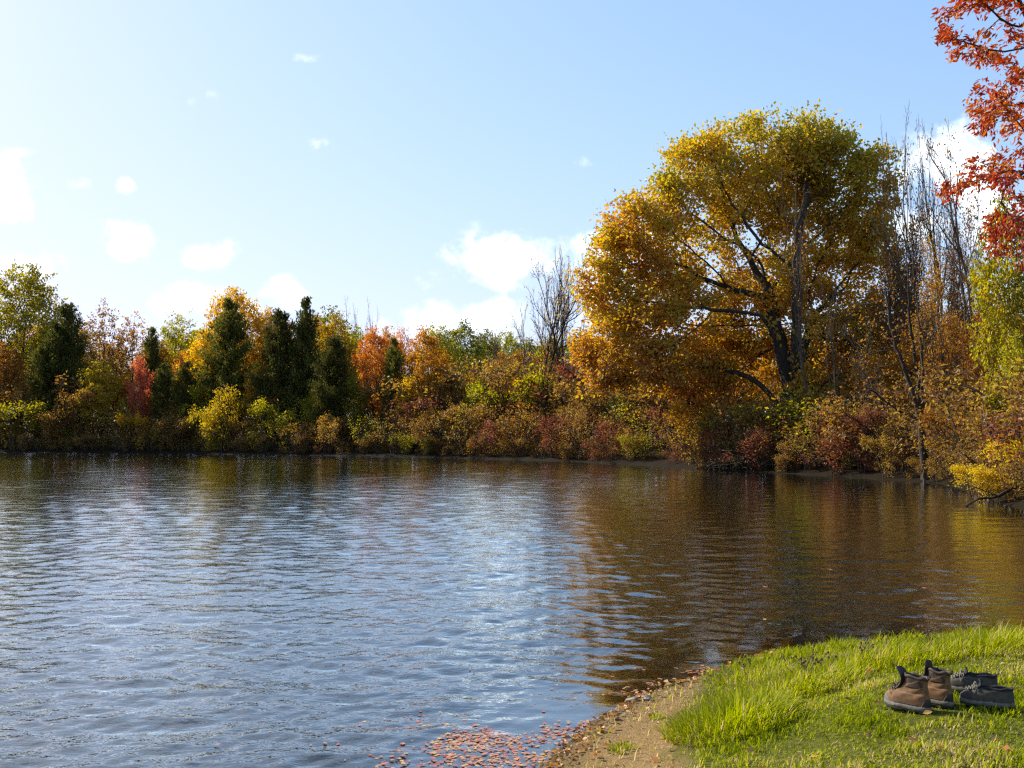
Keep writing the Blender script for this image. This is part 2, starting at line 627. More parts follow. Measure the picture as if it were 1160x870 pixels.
def relax(P, par, k=3):
    """even out the kinks of limbs so that they sweep"""
    has = par >= 0
    for _ in range(k):
        S = np.zeros_like(P); c = np.zeros(len(P))
        np.add.at(S, par[has], P[has]); np.add.at(c, par[has], 1)
        ok = has & (c > 0)
        Q = P.copy()
        Q[ok] = .5 * P[ok] + .25 * P[par[ok]] + .25 * S[ok] / c[ok][:, None]
        P = Q
    return P


def tubes(P, par, r, sides=5, flare=None, minr=0.0):
    """every branch step is a tapered prism; thick children continue their parent"""
    i = np.where((par >= 0) & (r >= minr))[0]
    a, b = P[par[i]], P[i]
    ra = np.minimum(r[par[i]], r[i] * 1.35); rb = r[i].copy()
    if flare:
        fz, fk = flare
        ra = ra * (1 + fk * np.clip(1 - a[:, 2] / fz, 0, 1) ** 2)
        rb = rb * (1 + fk * np.clip(1 - b[:, 2] / fz, 0, 1) ** 2)
    d = unit(b - a)
    b = b + d * rb[:, None] * 0.25
    ref = np.where(np.abs(d[:, 2:3]) < 0.9, np.array([[0, 0, 1.0]]), np.array([[1.0, 0, 0]]))
    u = unit(np.cross(d, ref)); w = np.cross(d, u)
    t = np.arange(sides) / sides * 2 * math.pi
    ring = u[:, None] * np.cos(t)[None, :, None] + w[:, None] * np.sin(t)[None, :, None]
    V = np.concatenate([a[:, None] + ring * ra[:, None, None], b[:, None] + ring * rb[:, None, None]], 1)
    m = len(i)
    k = np.arange(sides); k2 = (k + 1) % sides
    f = np.stack([k, k2, k2 + sides, k + sides], 1)
    F = (np.arange(m)[:, None, None] * 2 * sides + f[None]).reshape(-1, 4)
    return V.reshape(-1, 3), F


def leaf_quads(pos, out, size, aspect, rng, up=0.35, droop=0.25, fold=0.25):
    """rhombic, slightly folded leaves; pos (n,3), out = outward direction"""
    n = len(pos)
    ax = unit(out * 0.6 + rng.normal(0, 0.6, (n, 3)) + np.array([0, 0, -droop]))
    nrm = unit(rng.normal(0, 0.55, (n, 3)) + np.array([0, 0, up]) + out * 0.25)
    side = unit(np.cross(ax, nrm)); nrm = np.cross(side, ax)
    s = (size * rng.uniform(0.65, 1.35, n))[:, None]
    w = s * aspect
    mid = pos + ax * s * 0.45
    V = np.stack([pos, mid + side * w * .5 + nrm * w * fold, pos + ax * s, mid - side * w * .5 + nrm * w * fold], 1).reshape(-1, 3)
    F = np.arange(n * 4).reshape(-1, 4)
    return V, F


def lobes_points(lobes, n, rng, shell=0.55):
    """points through the volume of a crown made of overlapping lobes"""
    vol = np.array([l[3] * l[4] * l[5] for l in lobes]) ** 0.8
    pick = rng.choice(len(lobes), n, p=vol / vol.sum())
    L = np.array(lobes)[pick]
    d = unit(rng.normal(0, 1, (n, 3)))
    rr = (shell + (1 - shell) * rng.random(n)) ** (1 / 1.5)
    rr = np.where(rng.random(n) < 0.25, rng.random(n) ** (1 / 3), rr)
    return L[:, :3] + d * rr[:, None] * L[:, 3:6]


def sprays(P, tips, n, per, spread, sig, rng, w=None):
    """leaves sit in sprays of 'per' on their shoots, with gaps between the sprays"""
    m = max(1, n // per)
    c = P[rng.choice(tips, m, p=w)] + rng.normal(0, spread, (m, 3))
    k = rng.integers(0, m, n)
    return c[k] + rng.normal(0, sig, (n, 3)) * np.array([1.15, 1.15, .75])


def tone_field(p, rng, base=0.5, cl=0.35, rn=0.22, f=0.9, seed=0):
    c = fbm(p[:, 0] * f + p[:, 2] * f * .7, p[:, 1] * f + p[:, 2] * f * .6, seed, 3) - 0.44
    return np.clip(base + c * cl * 2.2 + rng.normal(0, rn, len(p)), 0, 1)


def broadleaf(seed, H=12.0, W=8.0, crown=0.25, n_att=750, n_leaf=7500, leaf=0.22, trunk_r=0.17, lobes_n=9, clump=0.32,
              step=0.38, twig=0.010, aspect=0.75, stems=1, spread=0.9):
    rng = np.random.default_rng(seed)
    lobes = []
    zc = H * (crown + (1 - crown) * 0.52)
    for i in range(lobes_n):
        a = i * 2.399 + rng.uniform(-.5, .5)
        f = (i + 0.5) / lobes_n
        z = H * (crown + (1 - crown) * (0.14 + 0.72 * f))
        pr = W / 2 * math.sqrt(max(0.05, 1 - (2 * f - 0.85) ** 2)) * rng.uniform(.42, .62)
        lr = W / 2 * rng.uniform(.38, .55)
        lobes.append((pr * math.cos(a), pr * math.sin(a), z, lr, lr, min(lr * rng.uniform(.7, .95), H - z)))
    lobes.append((0, 0, H * (1 - (1 - crown) * .2), W * .24, W * .24, (1 - crown) * H * .2))
    att = lobes_points(lobes, n_att, rng)
    nodes, par = [], []
    for s in range(stems):
        off = np.array([rng.normal(0, .15), rng.normal(0, .15), 0]) * (stems > 1)
        lean = np.array([rng.normal(0, .10), rng.normal(0, .10), 1.0]) if stems == 1 else np.array([rng.normal(0, .35), rng.normal(0, .35), 1.0])
        k = max(2, int(H * crown * 1.1 / step))
        for j in range(k + 1):
            p = off + lean * (j / k) * H * crown * 1.1
            p = p + np.array([math.sin(j * .5 + s), math.cos(j * .4 + s), 0]) * 0.03 * (j > 0)
            nodes.append(p); par.append(-1 if j == 0 else len(nodes) - 2)
        nodes_root = nodes[-k - 1]
        nodes[-k - 1] = nodes_root + np.array([0, 0, -0.35])
    P, pr_ = grow(att, nodes, par, step, 4.5, step * 1.9, 90, rng)
    r = radii(P, pr_, twig, 2.3, trunk_r)
    V, F = tubes(P, pr_, r, 5, (H * .10, .7))
    tm = mesh_np("trunk", V, F, True)
    tips = np.where((r < twig * 2.6) & (P[:, 2] > H * crown * .7))[0]
    pos = sprays(P, tips, n_leaf, 10, clump * .9, .15, rng)
    c = np.array([0, 0, zc])
    V, F = leaf_quads(pos, unit(pos - c), leaf, aspect, rng)
    tn = tone_field(pos, rng, .5, seed=seed)
    cm = mesh_np("crown", V, F, False, {"tone": tn})
    return dict(trunk=tm, crown=cm, H=H, W=W)


def conifer(seed, H=10.0, W=4.5, n=9000, top=0.0, belly=0.28, bottom=0.04, loose=0.25, needle=0.30, point=.55):
    """juniper-like: many upswept sprays round a straight stem"""
    rng = np.random.default_rng(seed)
    nb = 260
    hz = bottom + (1 - bottom) * rng.random(nb) ** 1.05
    az = rng.uniform(0, 6.28, nb)
    prof = np.where(hz < belly, 0.72 + 0.28 * hz / belly, ((1 - hz) / (1 - belly)) ** point)
    lump = 0.5 + 1.0 * fbm(az * 1.6, hz * 9, seed)
    L = W / 2 * prof * lump * rng.uniform(1 - loose, 1.12, nb) + 0.12
    per = np.maximum((n * L / L.sum()).astype(int), 3)
    b = np.repeat(np.arange(nb), per)
    t = rng.random(len(b)) ** 0.6
    rise = 0.55 + 0.35 * hz[b]
    d = np.stack([np.cos(az[b]), np.sin(az[b]), np.zeros(len(b))], 1)
    pos = d * (L[b] * t)[:, None]
    pos[:, 2] = hz[b] * H + L[b] * t * rise - W * .10
    pos += rng.normal(0, .11, pos.shape) * (0.4 + L[b])[:, None] * .6
    pos[:, 2] = np.clip(pos[:, 2], 0.02, H)
    out = unit(d + np.array([0, 0, .9]) + rng.normal(0, .3, pos.shape))
    V, F = leaf_quads(pos, out, needle, 0.42, rng, up=0.1, droop=-0.35, fold=.15)
    cm = mesh_np("crown", V, F, False, {"tone": tone_field(pos, rng, .5, .4, .2, 1.2, seed)})
    # stem and limbs
    nodes, par = [], []
    k = 14
    for j in range(k + 1):
        nodes.append(np.array([0.05 * math.sin(j), 0.05 * math.cos(j * 1.3), H * .97 * j / k - (.4 if j == 0 else 0)])); par.append(j - 1)
    r = list(np.linspace(.17, .02, k + 1))
    for q in range(0, nb, 3):
        j = int(np.clip(hz[q] * k, 1, k - 1))
        p0 = nodes[j]
        prev = j
        for s in (0.5, 1.0):
            p = p0 + np.array([math.cos(az[q]), math.sin(az[q]), .7]) * L[q] * s * .9
            nodes.append(p); par.append(prev); r.append(.035 * (1.3 - s)); prev = len(nodes) - 1
    V, F = tubes(np.array(nodes), np.array(par), np.array(r), 5)
    return dict(trunk=mesh_np("trunk", V, F, True), crown=cm, H=H, W=W)


def shrub(seed, H=3.0, W=4.0, n_leaf=3600, leaf=0.15, n_att=260, stems=7, aspect=.6, clump=.20, tall=False, arch=0.0):
    rng = np.random.default_rng(seed)
    lobes = []
    for i in range(7):
        a = i * 2.4 + rng.uniform(-.4, .4)
        pr = W / 2 * rng.uniform(.15, .85)
        lr = W / 2 * rng.uniform(.18, .45)
        z = H * rng.uniform(.25, .85)
        lobes.append((pr * math.cos(a), pr * math.sin(a), z, lr, lr, min(lr, H - z)))
    lobes.append((0, 0, H * .68, W * .25, W * .25, H * .32))
    att = lobes_points(lobes, n_att, rng, .3)
    nodes, par = [], []
    for s in range(stems):
        a = s * 2.4
        o = np.array([math.cos(a), math.sin(a), 0]) * W * .08 * rng.uniform(.3, 1)
        for j in range(3):
            nodes.append(o + np.array([math.cos(a) * .25 * j * .3, math.sin(a) * .25 * j * .3, j * .22 - (.3 if j == 0 else 0)]))
            par.append(-1 if j == 0 else len(nodes) - 2)
    P, pr_ = grow(att, nodes, par, .2, 2.2, .38, 50, rng)
    r = radii(P, pr_, .006, 2.4, .035)
    V, F = tubes(P, pr_, r, 4)
    tips = np.where(r < .014)[0]
    q = P[tips]
    wt = (.15 + sstep(H * .1, H * .6, q[:, 2])) * np.where(fbm(q[:, 0] * 1.3 + q[:, 2], q[:, 1] * 1.3 + q[:, 2] * .7, seed, 3) < .42, .12, 1)
    pick = rng.choice(tips, n_leaf, p=wt / wt.sum())
    pos = P[pick] + rng.normal(0, clump, (n_leaf, 3))
    pos[:, 2] = np.abs(pos[:, 2] - .05) + .05
    Vl, Fl = leaf_quads(pos, unit(pos - np.array([0, 0, H * .4])), leaf, aspect, rng)
    cm = mesh_np("foliage", Vl, Fl, False, {"tone": tone_field(pos, rng, .5, .4, .24, 1.1, seed)})
    return dict(trunk=mesh_np("stems", V, F, True), crown=cm, H=H, W=W)


def bare(seed, H=12.0, W=5.0, stems=1, n_leaf=500, leaf=.12, trunk_r=.11, twig=.006, lean=.08, first=.25, ang=38, clump=.16, kids=11, thin=.33):
    """slender leafless tree: rising limbs that fork again and again into fine twigs"""
    rng = np.random.default_rng(seed)
    nodes, par = [], []

    def limb(prev, p, d, L, depth, first):
        n = max(3, int(L / (.34 if depth < 2 else .2)))
        st = L / n
        idx = []
        for j in range(n):
            d = unit(d + rng.normal(0, .085, 3) + np.array([0, 0, .045 if depth else .02]))
            p = p + d * st
            nodes.append(p.copy()); par.append(prev); prev = len(nodes) - 1
            idx.append((prev, p.copy(), d.copy(), (j + 1) / n))
        if depth >= 4:
            return
        nk = (kids, 6, 4, 2)[depth]
        for k in range(nk):
            f = first + (1 - first) * (k + rng.random()) / nk
            i, q, dd, t = idx[min(int(f * n), n - 1)]
            a = math.radians(ang * rng.uniform(.65, 1.25)); az = rng.uniform(0, 6.283)
            u = unit(np.cross(dd, np.array([math.cos(az), math.sin(az), .3])))
            nd = dd * math.cos(a) + u * math.sin(a)
            ll = L * rng.uniform(.28, .52) * (1.15 - .55 * f)
            if ll > .18:
                limb(i, q, nd, ll, depth + 1, .25)
    for s in range(stems):
        az = s * 2.4 + rng.uniform(0, 1)
        l = lean if stems == 1 else lean + .16
        p0 = np.array([.1 * math.cos(az) * (stems > 1), .1 * math.sin(az) * (stems > 1), -.3])
        nodes.append(p0); par.append(-1)
        limb(len(nodes) - 1, p0, unit(np.array([l * math.cos(az), l * math.sin(az), 1.0])), H * rng.uniform(.8, 1.0) if s else H, 0, first)
    P, pr_ = np.array(nodes), np.array(par)
    P[:, 2] *= H / P[:, 2].max()
    k = W / 2 / np.percentile(np.abs(P[:, :2]), 98.5)
    P[:, :2] *= .35 + .65 * k if k < 1 else 1 + (k - 1) * .6
    r = radii(P, pr_, twig, 2.3, trunk_r)
    V, F = tubes(P, pr_, r, 5, (1.0, .6))
    tips = np.where((r < twig * 2.2) & (P[:, 2] > H * .2))[0]
    pick = rng.choice(tips, max(n_leaf, 1))
    keep = fbm(P[pick, 0] * .8 + P[pick, 2] * .5, P[pick, 1] * .8 + P[pick, 2] * .4, seed, 2) > thin
    pick = pick[keep]
    pos = P[pick] + rng.normal(0, clump, (len(pick), 3))
    Vl, Fl = leaf_quads(pos, unit(pos - np.array([0, 0, H * .5])), leaf, .65, rng)
    return dict(trunk=mesh_np("trunk", V, F, True), crown=mesh_np("crown", Vl, Fl, False, {"tone": tone_field(pos, rng, .5, seed=seed)}), H=H, W=W)


# ---- leaf and bark materials
M = {}
M['sunny'] = leaf_mat("bright_yellow_leaves", [(0, (.28, .20, .02)), (.45, (.56, .40, .03)), (.8, (.68, .48, .045)), (1, (.42, .38, .05))], tgain=1.45)
M['umber'] = leaf_mat("umber_leaves", [(0, (.08, .045, .018)), (.4, (.19, .10, .03)), (.75, (.32, .18, .04)), (1, (.40, .29, .05))], trans=.5)
M['gold'] = leaf_mat("gold_leaves", [(0, (.20, .12, .015)), (.4, (.50, .27, .02)), (.75, (.62, .38, .03)), (1, (.42, .36, .05))])
M['yellow'] = leaf_mat("yellow_leaves", [(0, (.20, .13, .02)), (.45, (.40, .27, .03)), (.8, (.54, .37, .045)), (1, (.34, .29, .05))], tgain=1.2)
M['olive'] = leaf_mat("olive_leaves", [(0, (.12, .09, .015)), (.35, (.19, .18, .025)), (.7, (.30, .27, .03)), (1, (.42, .28, .03))])
M['green'] = leaf_mat("green_leaves", [(0, (.06, .058, .014)), (.45, (.13, .135, .022)), (.8, (.22, .20, .028)), (1, (.34, .25, .04))])
M['lime'] = leaf_mat("lime_leaves", [(0, (.15, .14, .02)), (.5, (.30, .28, .028)), (.85, (.44, .37, .04)), (1, (.5, .34, .04))])
M['orange'] = leaf_mat("orange_leaves", [(0, (.28, .09, .015)), (.4, (.48, .20, .03)), (.75, (.56, .30, .04)), (1, (.46, .34, .06))], tgain=1.25)
M['redorange'] = leaf_mat("red_orange_leaves", [(0, (.30, .065, .022)), (.4, (.50, .155, .055)), (.75, (.58, .25, .065)), (1, (.56, .33, .08))], tgain=1.2)
M['red'] = leaf_mat("coral_leaves", [(0, (.22, .05, .035)), (.45, (.46, .14, .08)), (.8, (.58, .24, .11)), (1, (.42, .22, .06))])
M['rust'] = leaf_mat("rust_leaves", [(0, (.13, .06, .02)), (.4, (.27, .12, .03)), (.75, (.36, .20, .05)), (1, (.30, .23, .06))])
M['brown'] = leaf_mat("brown_leaves", [(0, (.07, .038, .016)), (.4, (.17, .085, .027)), (.75, (.30, .17, .045)), (1, (.34, .24, .055))], trans=.5)
M['cedar'] = leaf_mat("cedar_needles", [(0, (.034, .036, .010)), (.5, (.075, .076, .018)), (.85, (.135, .122, .028)), (1, (.20, .16, .035))], trans=.36, rough=.7, spec=.1)
M['pine'] = leaf_mat("pine_needles", [(0, (.045, .045, .012)), (.5, (.11, .108, .022)), (.85, (.19, .165, .03)), (1, (.30, .21, .04))], trans=.38, rough=.7, spec=.1)
M['burgundy'] = leaf_mat("burgundy_leaves", [(0, (.07, .025, .02)), (.4, (.14, .05, .03)), (.75, (.26, .08, .045)), (1, (.26, .16, .05))], trans=.5)
M['oak'] = leaf_mat("oak_leaves", [(0, (.36, .16, .05)), (.30, (.50, .26, .05)), (.55, (.52, .345, .05)), (.8, (.40, .32, .048)), (1, (.28, .26, .042))], trans=.52, rough=.42, tgain=1.35)
BARK = bark_mat("dark_bark", (.018, .013, .009), (.06, .045, .032))
BARKG = bark_mat("grey_bark", (.05, .04, .03), (.14, .11, .08))
TWIG = bark_mat("brown_twigs", (.045, .03, .018), (.12, .08, .05))
BARKL = bark_mat("pale_bark", (.22, .20, .17), (.5, .46, .40))

PROTO = {
    'round': broadleaf(11, 12, 9, .22, 900, 15000, .19, clump=.36, lobes_n=10),
    'oval': broadleaf(12, 12, 6.5, .2, 750, 11000, .19, lobes_n=10),
    'loose': broadleaf(13, 12, 8, .25, 750, 8500, .19, lobes_n=8, clump=.26),
    'wild': broadleaf(14, 12, 7, .15, 800, 9500, .19, lobes_n=11, clump=.28),
    'small': broadleaf(15, 7, 5, .16, 420, 5200, .17, trunk_r=.08, lobes_n=8, clump=.24, step=.28),
    'thin': broadleaf(16, 12, 6.5, .28, 750, 1900, .20, trunk_r=.13, lobes_n=8, clump=.24, step=.34),
    'cedar1': conifer(21, 10, 4.4, 22000, needle=.23, belly=.38, bottom=.06),
    'cedar2': conifer(22, 10, 3.6, 19000, needle=.23, belly=.42, loose=.2, point=.5),
    'cedar3': conifer(23, 10, 5.0, 16000, belly=.3, loose=.5, needle=.24, bottom=.1, point=.7),
    'bare1': bare(31, 12, 5.5),
    'bare2': bare(36, 12, 9, stems=4, lean=.14, n_leaf=900, first=.35, kids=11, trunk_r=.10, twig=.006, ang=36),
    'bare3': bare(33, 12, 5.5, stems=2, n_leaf=1100),
    'dense': bare(35, 12, 6.5, stems=2, n_leaf=11000, leaf=.14, kids=16, clump=.24, thin=.24),
    'whip': bare(34, 10, 2.2, n_leaf=90, trunk_r=.06, kids=8, ang=28),
    'shrub1': shrub(41, 3, 4, 3000, .13), 'shrub2': shrub(42, 3, 3.4, 2600, .13, stems=9), 'shrub3': shrub(43, 3, 4.4, 2600, .13, clump=.16),
    'shrub4': shrub(44, 3, 3.0, 1500, .12, n_att=330, clump=.14, stems=11),
    'twiggy': shrub(45, 3, 3.8, 700, .11, n_att=480, clump=.12, stems=13),
}


def place(name, kind, px, ytop, wpx, off, mat, label, cat="tree", group=None, bark=None, Y=None, seed=None, zbase=None):
    """a plant whose foot stands 'off' metres behind the waterline, sized to the photo"""
    pr = PROTO[kind]
    Y = Y if Y is not None else shore_D(px) + off
    p = at(px, ytop, Y)
    z0 = float(land_h(p[0], Y)) if zbase is None else zbase
    if z0 < 0: z0 = 0.0
    h = p[2] - z0
    w = wpx / FPX * Y
    sd_ = int(px * 7 + ytop * 13) if seed is None else seed
    o = empty(name, (p[0], Y, z0), (sd_ * 2.399) % 6.283, (w / pr['W'], w / pr['W'], h / pr['H']))
    tag(o, label, cat, group)
    shr = kind.startswith('shrub') or kind == 'twiggy'
    link('stems' if shr else 'trunk', pr['trunk'], bark or (TWIG if shr else BARK), o)
    link('foliage' if shr else 'crown', pr['crown'], M[mat], o)
    return o
# ------------------------------------------------------------------ the great oak
def build_oak():
    Y0 = 45.5
    px0 = 893
    p0 = at(px0, 500, Y0)
    zb = float(land_h(p0[0], Y0))
    mpp = Y0 / FPX
    rng = np.random.default_rng(77)
    L = [(880, 176, 108, 66), (795, 205, 58, 72), (965, 182, 62, 56), (735, 262, 62, 55), (700, 322, 50, 58), (690, 385, 46, 44),
         (850, 275, 112, 80), (955, 275, 78, 90), (765, 355, 78, 62), (880, 360, 80, 56), (975, 365, 62, 66), (745, 408, 68, 32),
         (840, 395, 60, 40), (1000, 300, 40, 60), (1000, 410, 50, 30), (998, 178, 30, 38), (928, 150, 58, 44), (1010, 240, 30, 50), (870, 150, 90, 42), (985, 355, 55, 50), (940, 400, 60, 36), (690, 418, 42, 30), (1000, 375, 46, 60), (955, 425, 60, 30), (800, 418, 62, 36), (855, 428, 52, 28)]
    lobes = []
    for i, (x, y, a, b) in enumerate(L):
        p = at(x, y, Y0)
        for sgn in (-1, 1):
            dy = sgn * rng.uniform(.25, .75) * max(1.5, (7.2 - abs(x - 850) * mpp * .55))
            k = 1 + .55 * min(dy, 0) / Y0
        lobes.append(((p[0] - p0[0]) * k, dy, (p[2] - zb) * k, a * mpp * .92 * k, a * mpp * .8, b * mpp * .92 * k))
    att = lobes_points(lobes, 3600, rng, .42)
    nodes, par = [], []
    H = 17.0
    # short bole that splits low into several heavy limbs
    step = .5
    for j in range(6):
        nodes.append(np.array([.05 * j, 0, j * .5 - (.5 if j == 0 else 0)])); par.append(j - 1)
    for (dx, dy, top) in ((-.36, -.25, 5.5), (-.15, .2, 7.5), (.02, -.1, 9.0), (.32, .3, 6.0), (-.75, .3, 3.6), (.14, -.5, 5.6), (.85, -.1, 3.4)):
        prev = 3 if top < 5 else 5
        b0 = nodes[prev]
        k = int(top / step * .75)
        d = unit(np.array([dx, dy, 1.0]))
        for j in range(1, k + 1):
            q = b0 + d * step * j + np.array([dx, dy, 0]) * (j * step) ** 2 * (.012 if abs(dx) < .5 else 0) + rng.normal(0, .035, 3)
            nodes.append(q); par.append(prev if j == 1 else len(nodes) - 2)
    P, pr_ = grow(att, nodes, par, .42, 5.0, .62, 110, rng, jit=.22, droop=-.13)
    P = relax(P, pr_)
    r = radii(P, pr_, .011, 2.25, .64)
    V, F = tubes(P, pr_, r, 6, (1.6, .55))
    o = empty("oak_tree", (p0[0], Y0, zb))
    tag(o, "huge spreading oak with olive gold crown and dark forked trunk on the far bank", "oak tree")
    link("trunk", mesh_np("trunk", V, F, True), BARK, o)
    tips = np.where((r < .034) & (P[:, 2] > 2.2))[0]
    n = 130000
    # right underside of the crown is thin, the left and the top are dense
    wgt = np.ones(len(tips))
    q = P[tips]
    thin = sstep(1.2, 3.5, q[:, 0]) * sstep(11.5, 8.5, q[:, 2])
    wgt *= 1 - .15 * thin
    wgt *= np.where(fbm(q[:, 0] * .55 + q[:, 1] * .3, q[:, 2] * .6 + q[:, 1] * .2, 7, 3) < .36, .18, 1)
    wgt *= np.where(np.linalg.norm((q - np.array([-.6, 0, 7.5])) / np.array([7.5, 7, 8.5]), axis=1) < .55, .8, 1)
    pos = sprays(P, tips, n, 13, .26, .19, rng, wgt / wgt.sum())
    V, F = leaf_quads(pos, unit(pos - np.array([-1, 0, 6.5])), .18, .68, rng, up=.3)
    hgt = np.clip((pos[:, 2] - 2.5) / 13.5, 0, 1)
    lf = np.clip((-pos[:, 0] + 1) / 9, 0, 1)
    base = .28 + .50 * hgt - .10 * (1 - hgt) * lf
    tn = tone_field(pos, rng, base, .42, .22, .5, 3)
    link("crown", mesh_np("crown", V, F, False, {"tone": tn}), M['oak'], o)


build_oak()

FB = "trees on the far bank"
CE = "dark cedars on the far bank"
SH = "shrubs along the far waterline"
BT = "bare trees on the far bank"
HT = "trees on the rise beyond the lake"

# ---- left wood, back rows and front rows
T = [
 # name, kind, px, ytop, width, off, material, label
 ("oak_tree", 'round', 30, 300, 118, 13, 'olive', "tall olive gold oak at the left end of the far treeline"),
 ("oak_tree", 'loose', -48, 318, 110, 11, 'olive', "olive tree cut off by the left edge of the view"),
 ("broadleaf_tree", 'wild', 4, 385, 70, 6, 'rust', "rusty brown tree below the tall olive oak at far left"),
 ("broadleaf_tree", 'thin', 118, 338, 72, 14, 'brown', "thin grey brown tree behind the yellow waterside sapling, left of the red sapling"),
 ("broadleaf_tree", 'thin', 152, 352, 60, 16, 'rust', "half bare rusty tree between the grey brown tree and the golden trees"),
 ("broadleaf_tree", 'loose', 200, 352, 74, 15, 'olive', "olive tree with airy top left of the tall golden tree"),
 ("maple_tree", 'wild', 232, 372, 66, 8, 'gold', "golden tree filling the gap behind the two narrow cedars"),
 ("maple_tree", 'round', 266, 326, 96, 13, 'gold', "tall golden maple rising behind the broad green pine"),
 ("maple_tree", 'loose', 306, 345, 60, 14, 'gold', "gold tree showing between the broad pine and the twin cedars"),
 ("maple_tree", 'oval', 378, 356, 66, 13, 'yellow', "bright yellow tree behind the rounded cedar"),
 ("maple_tree", 'wild', 402, 376, 40, 16, 'olive', "olive brown tree under the bare crown left of the red maple"),
 ("maple_tree", 'oval', 424, 370, 62, 7, 'redorange', "vivid red orange maple on the far bank"),
 ("maple_tree", 'loose', 456, 368, 44, 11, 'redorange', "coral red maple top just right of the vivid red maple"),
 ("maple_tree", 'oval', 482, 370, 62, 6, 'orange', "orange gold maple right of the dark cedar beside the red maple"),
 ("maple_tree", 'small', 205, 398, 40, 9, 'redorange', "small red orange tree between the two narrow cedars"),
 ("broadleaf_tree", 'small', 512, 420, 56, 6, 'brown', "dull brown tree right of the orange gold maple"),
 ("broadleaf_tree", 'small', 538, 428, 42, 5, 'lime', "small light green tree among brown thickets in the middle of the far bank"),
 ("broadleaf_tree", 'small', 574, 425, 60, 8, 'brown', "brown twiggy tree right of the small light green tree"),
 ("broadleaf_tree", 'small', 566, 398, 56, 14, 'rust', "orange brown tree behind the twiggy thicket, left of the vee shaped bare tree"),
 ("broadleaf_tree", 'wild', 602, 418, 66, 10, 'rust', "rusty tree at the feet of the vee shaped bare tree"),
 ("broadleaf_tree", 'wild', 640, 408, 66, 12, 'brown', "brown leaved tree behind the tall bare trees left of the great oak"),
 ("broadleaf_tree", 'wild', 684, 405, 70, 11, 'green', "dark green tree under the left edge of the great oak"),
 ("broadleaf_tree", 'small', 722, 428, 56, 9, 'lime', "yellow green tree in the shade below the great oak's left branches"),
 ("broadleaf_tree", 'small', 758, 425, 60, 12, 'olive', "olive tree under the oak above the small clearing"),
 ("maple_tree", 'wild', 812, 405, 84, 13, 'gold', "golden tree glowing behind the great oak, left of its trunk"),
 ("maple_tree", 'wild', 866, 400, 76, 15, 'orange', "orange tree seen between the oak's forked limbs"),
 ("maple_tree", 'wild', 948, 375, 90, 14, 'gold', "golden tree behind the great oak, just right of its trunk"),
 ("maple_tree", 'round', 1010, 372, 100, 15, 'orange', "orange brown tree behind the bare saplings right of the oak"),
 ("maple_tree", 'wild', 1068, 385, 84, 12, 'gold', "gold tree behind the leaning waterside tree"),
 ("oak_tree", 'dense', 1040, 235, 96, 9, 'rust', "tall half bare oak with rusty leaves right of the great oak"),
 ("oak_tree", 'dense', 1088, 270, 90, 7, 'rust', "brown twiggy oak between the great oak and the yellow green tree"),
 ("oak_tree", 'dense', 1016, 250, 80, 10, 'rust', "rusty brown oak crowding the great oak's right side"),
 ("oak_tree", 'dense', 1062, 255, 88, 12, 'umber', "dull brown oak behind the tallest bare tree"),
 ("oak_tree", 'dense', 1100, 240, 80, 13, 'rust', "rusty oak left of the yellow green tree at the right"),
 ("broadleaf_tree", 'wild', 1152, 372, 76, 3.0, 'lime', "lower yellow green tree under the drooping one at the right edge"),
 ("oak_tree", 'wild', 1078, 352, 78, 5, 'rust', "low rusty oak right behind the leaning waterside tree"),
 ("maple_tree", 'wild', 1030, 372, 72, 6, 'orange', "low orange maple between the great oak and the leaning tree"),
 ("maple_tree", 'wild', 985, 392, 70, 5, 'gold', "low golden maple under the right side of the great oak"),
 ("broadleaf_tree", 'loose', 1128, 330, 90, 9, 'rust', "rusty tree behind the yellow green tree at the right edge"),
 ("broadleaf_tree", 'oval', 1138, 218, 98, 3.4, 'lime', "yellow green tree with drooping foliage beside the right edge"),
 ("broadleaf_tree", 'wild', 1215, 250, 120, 4.5, 'lime', "yellow green tree mostly beyond the right edge"),
 ("maple_tree", 'wild', 92, 398, 54, 10, 'gold', "golden orange tree glowing through the gap right of the leaning cedar"),
 ("maple_tree", 'small', 140, 425, 46, 5, 'orange', "low orange tree behind the yellow green sapling"),
 ("broadleaf_tree", 'wild', 182, 385, 50, 12, 'rust', "rust tree filling the space above the close pair of cedars"),
 ("broadleaf_tree", 'small', 226, 430, 44, 4, 'olive', "low olive tree right of the close pair of cedars"),
 ("maple_tree", 'small', 291, 412, 44, 6, 'gold', "low golden tree squeezed between the broad pine and twin cedars"),
 ("maple_tree", 'wild', 334, 392, 50, 10, 'gold', "golden leaves showing between the trunks of the twin cedars"),
 ("broadleaf_tree", 'small', 356, 440, 40, 4, 'lime', "low yellow green tree at the foot of the tallest cedar"),
 ("broadleaf_tree", 'small', 402, 425, 44, 4, 'olive', "low olive tree between the rounded cedar and the red maple"),
 ("maple_tree", 'small', 466, 425, 46, 4, 'gold', "low golden tree before the orange gold maple"),
 ("maple_tree", 'wild', 440, 366, 50, 12, 'orange', "orange maple top between the red maple and the dull green cedar"),
 ("maple_tree", 'wild', 354, 352, 60, 15, 'gold', "gold crown peeping over the right shoulder of the tallest cedar"),
 ("broadleaf_tree", 'wild', 60, 352, 60, 15, 'olive', "olive tree just behind the dark cedar at far left"),
 ("maple_tree", 'small', 160, 402, 36, 3.2, 'red', "slim red sapling left of the two narrow cedars"),
 ("broadleaf_tree", 'small', 116, 408, 62, 3, 'yellow', "yellow green sapling right of the leaning cedar on the left bank"),
]
for (nm, kd, px, yt, w, off, mt, lb) in T:
    place(nm, kd, px, yt, w, off, mt, lb, "oak tree" if nm == "oak_tree" else "maple" if nm == "maple_tree" else "tree", FB, TWIG if kd == 'dense' else None)

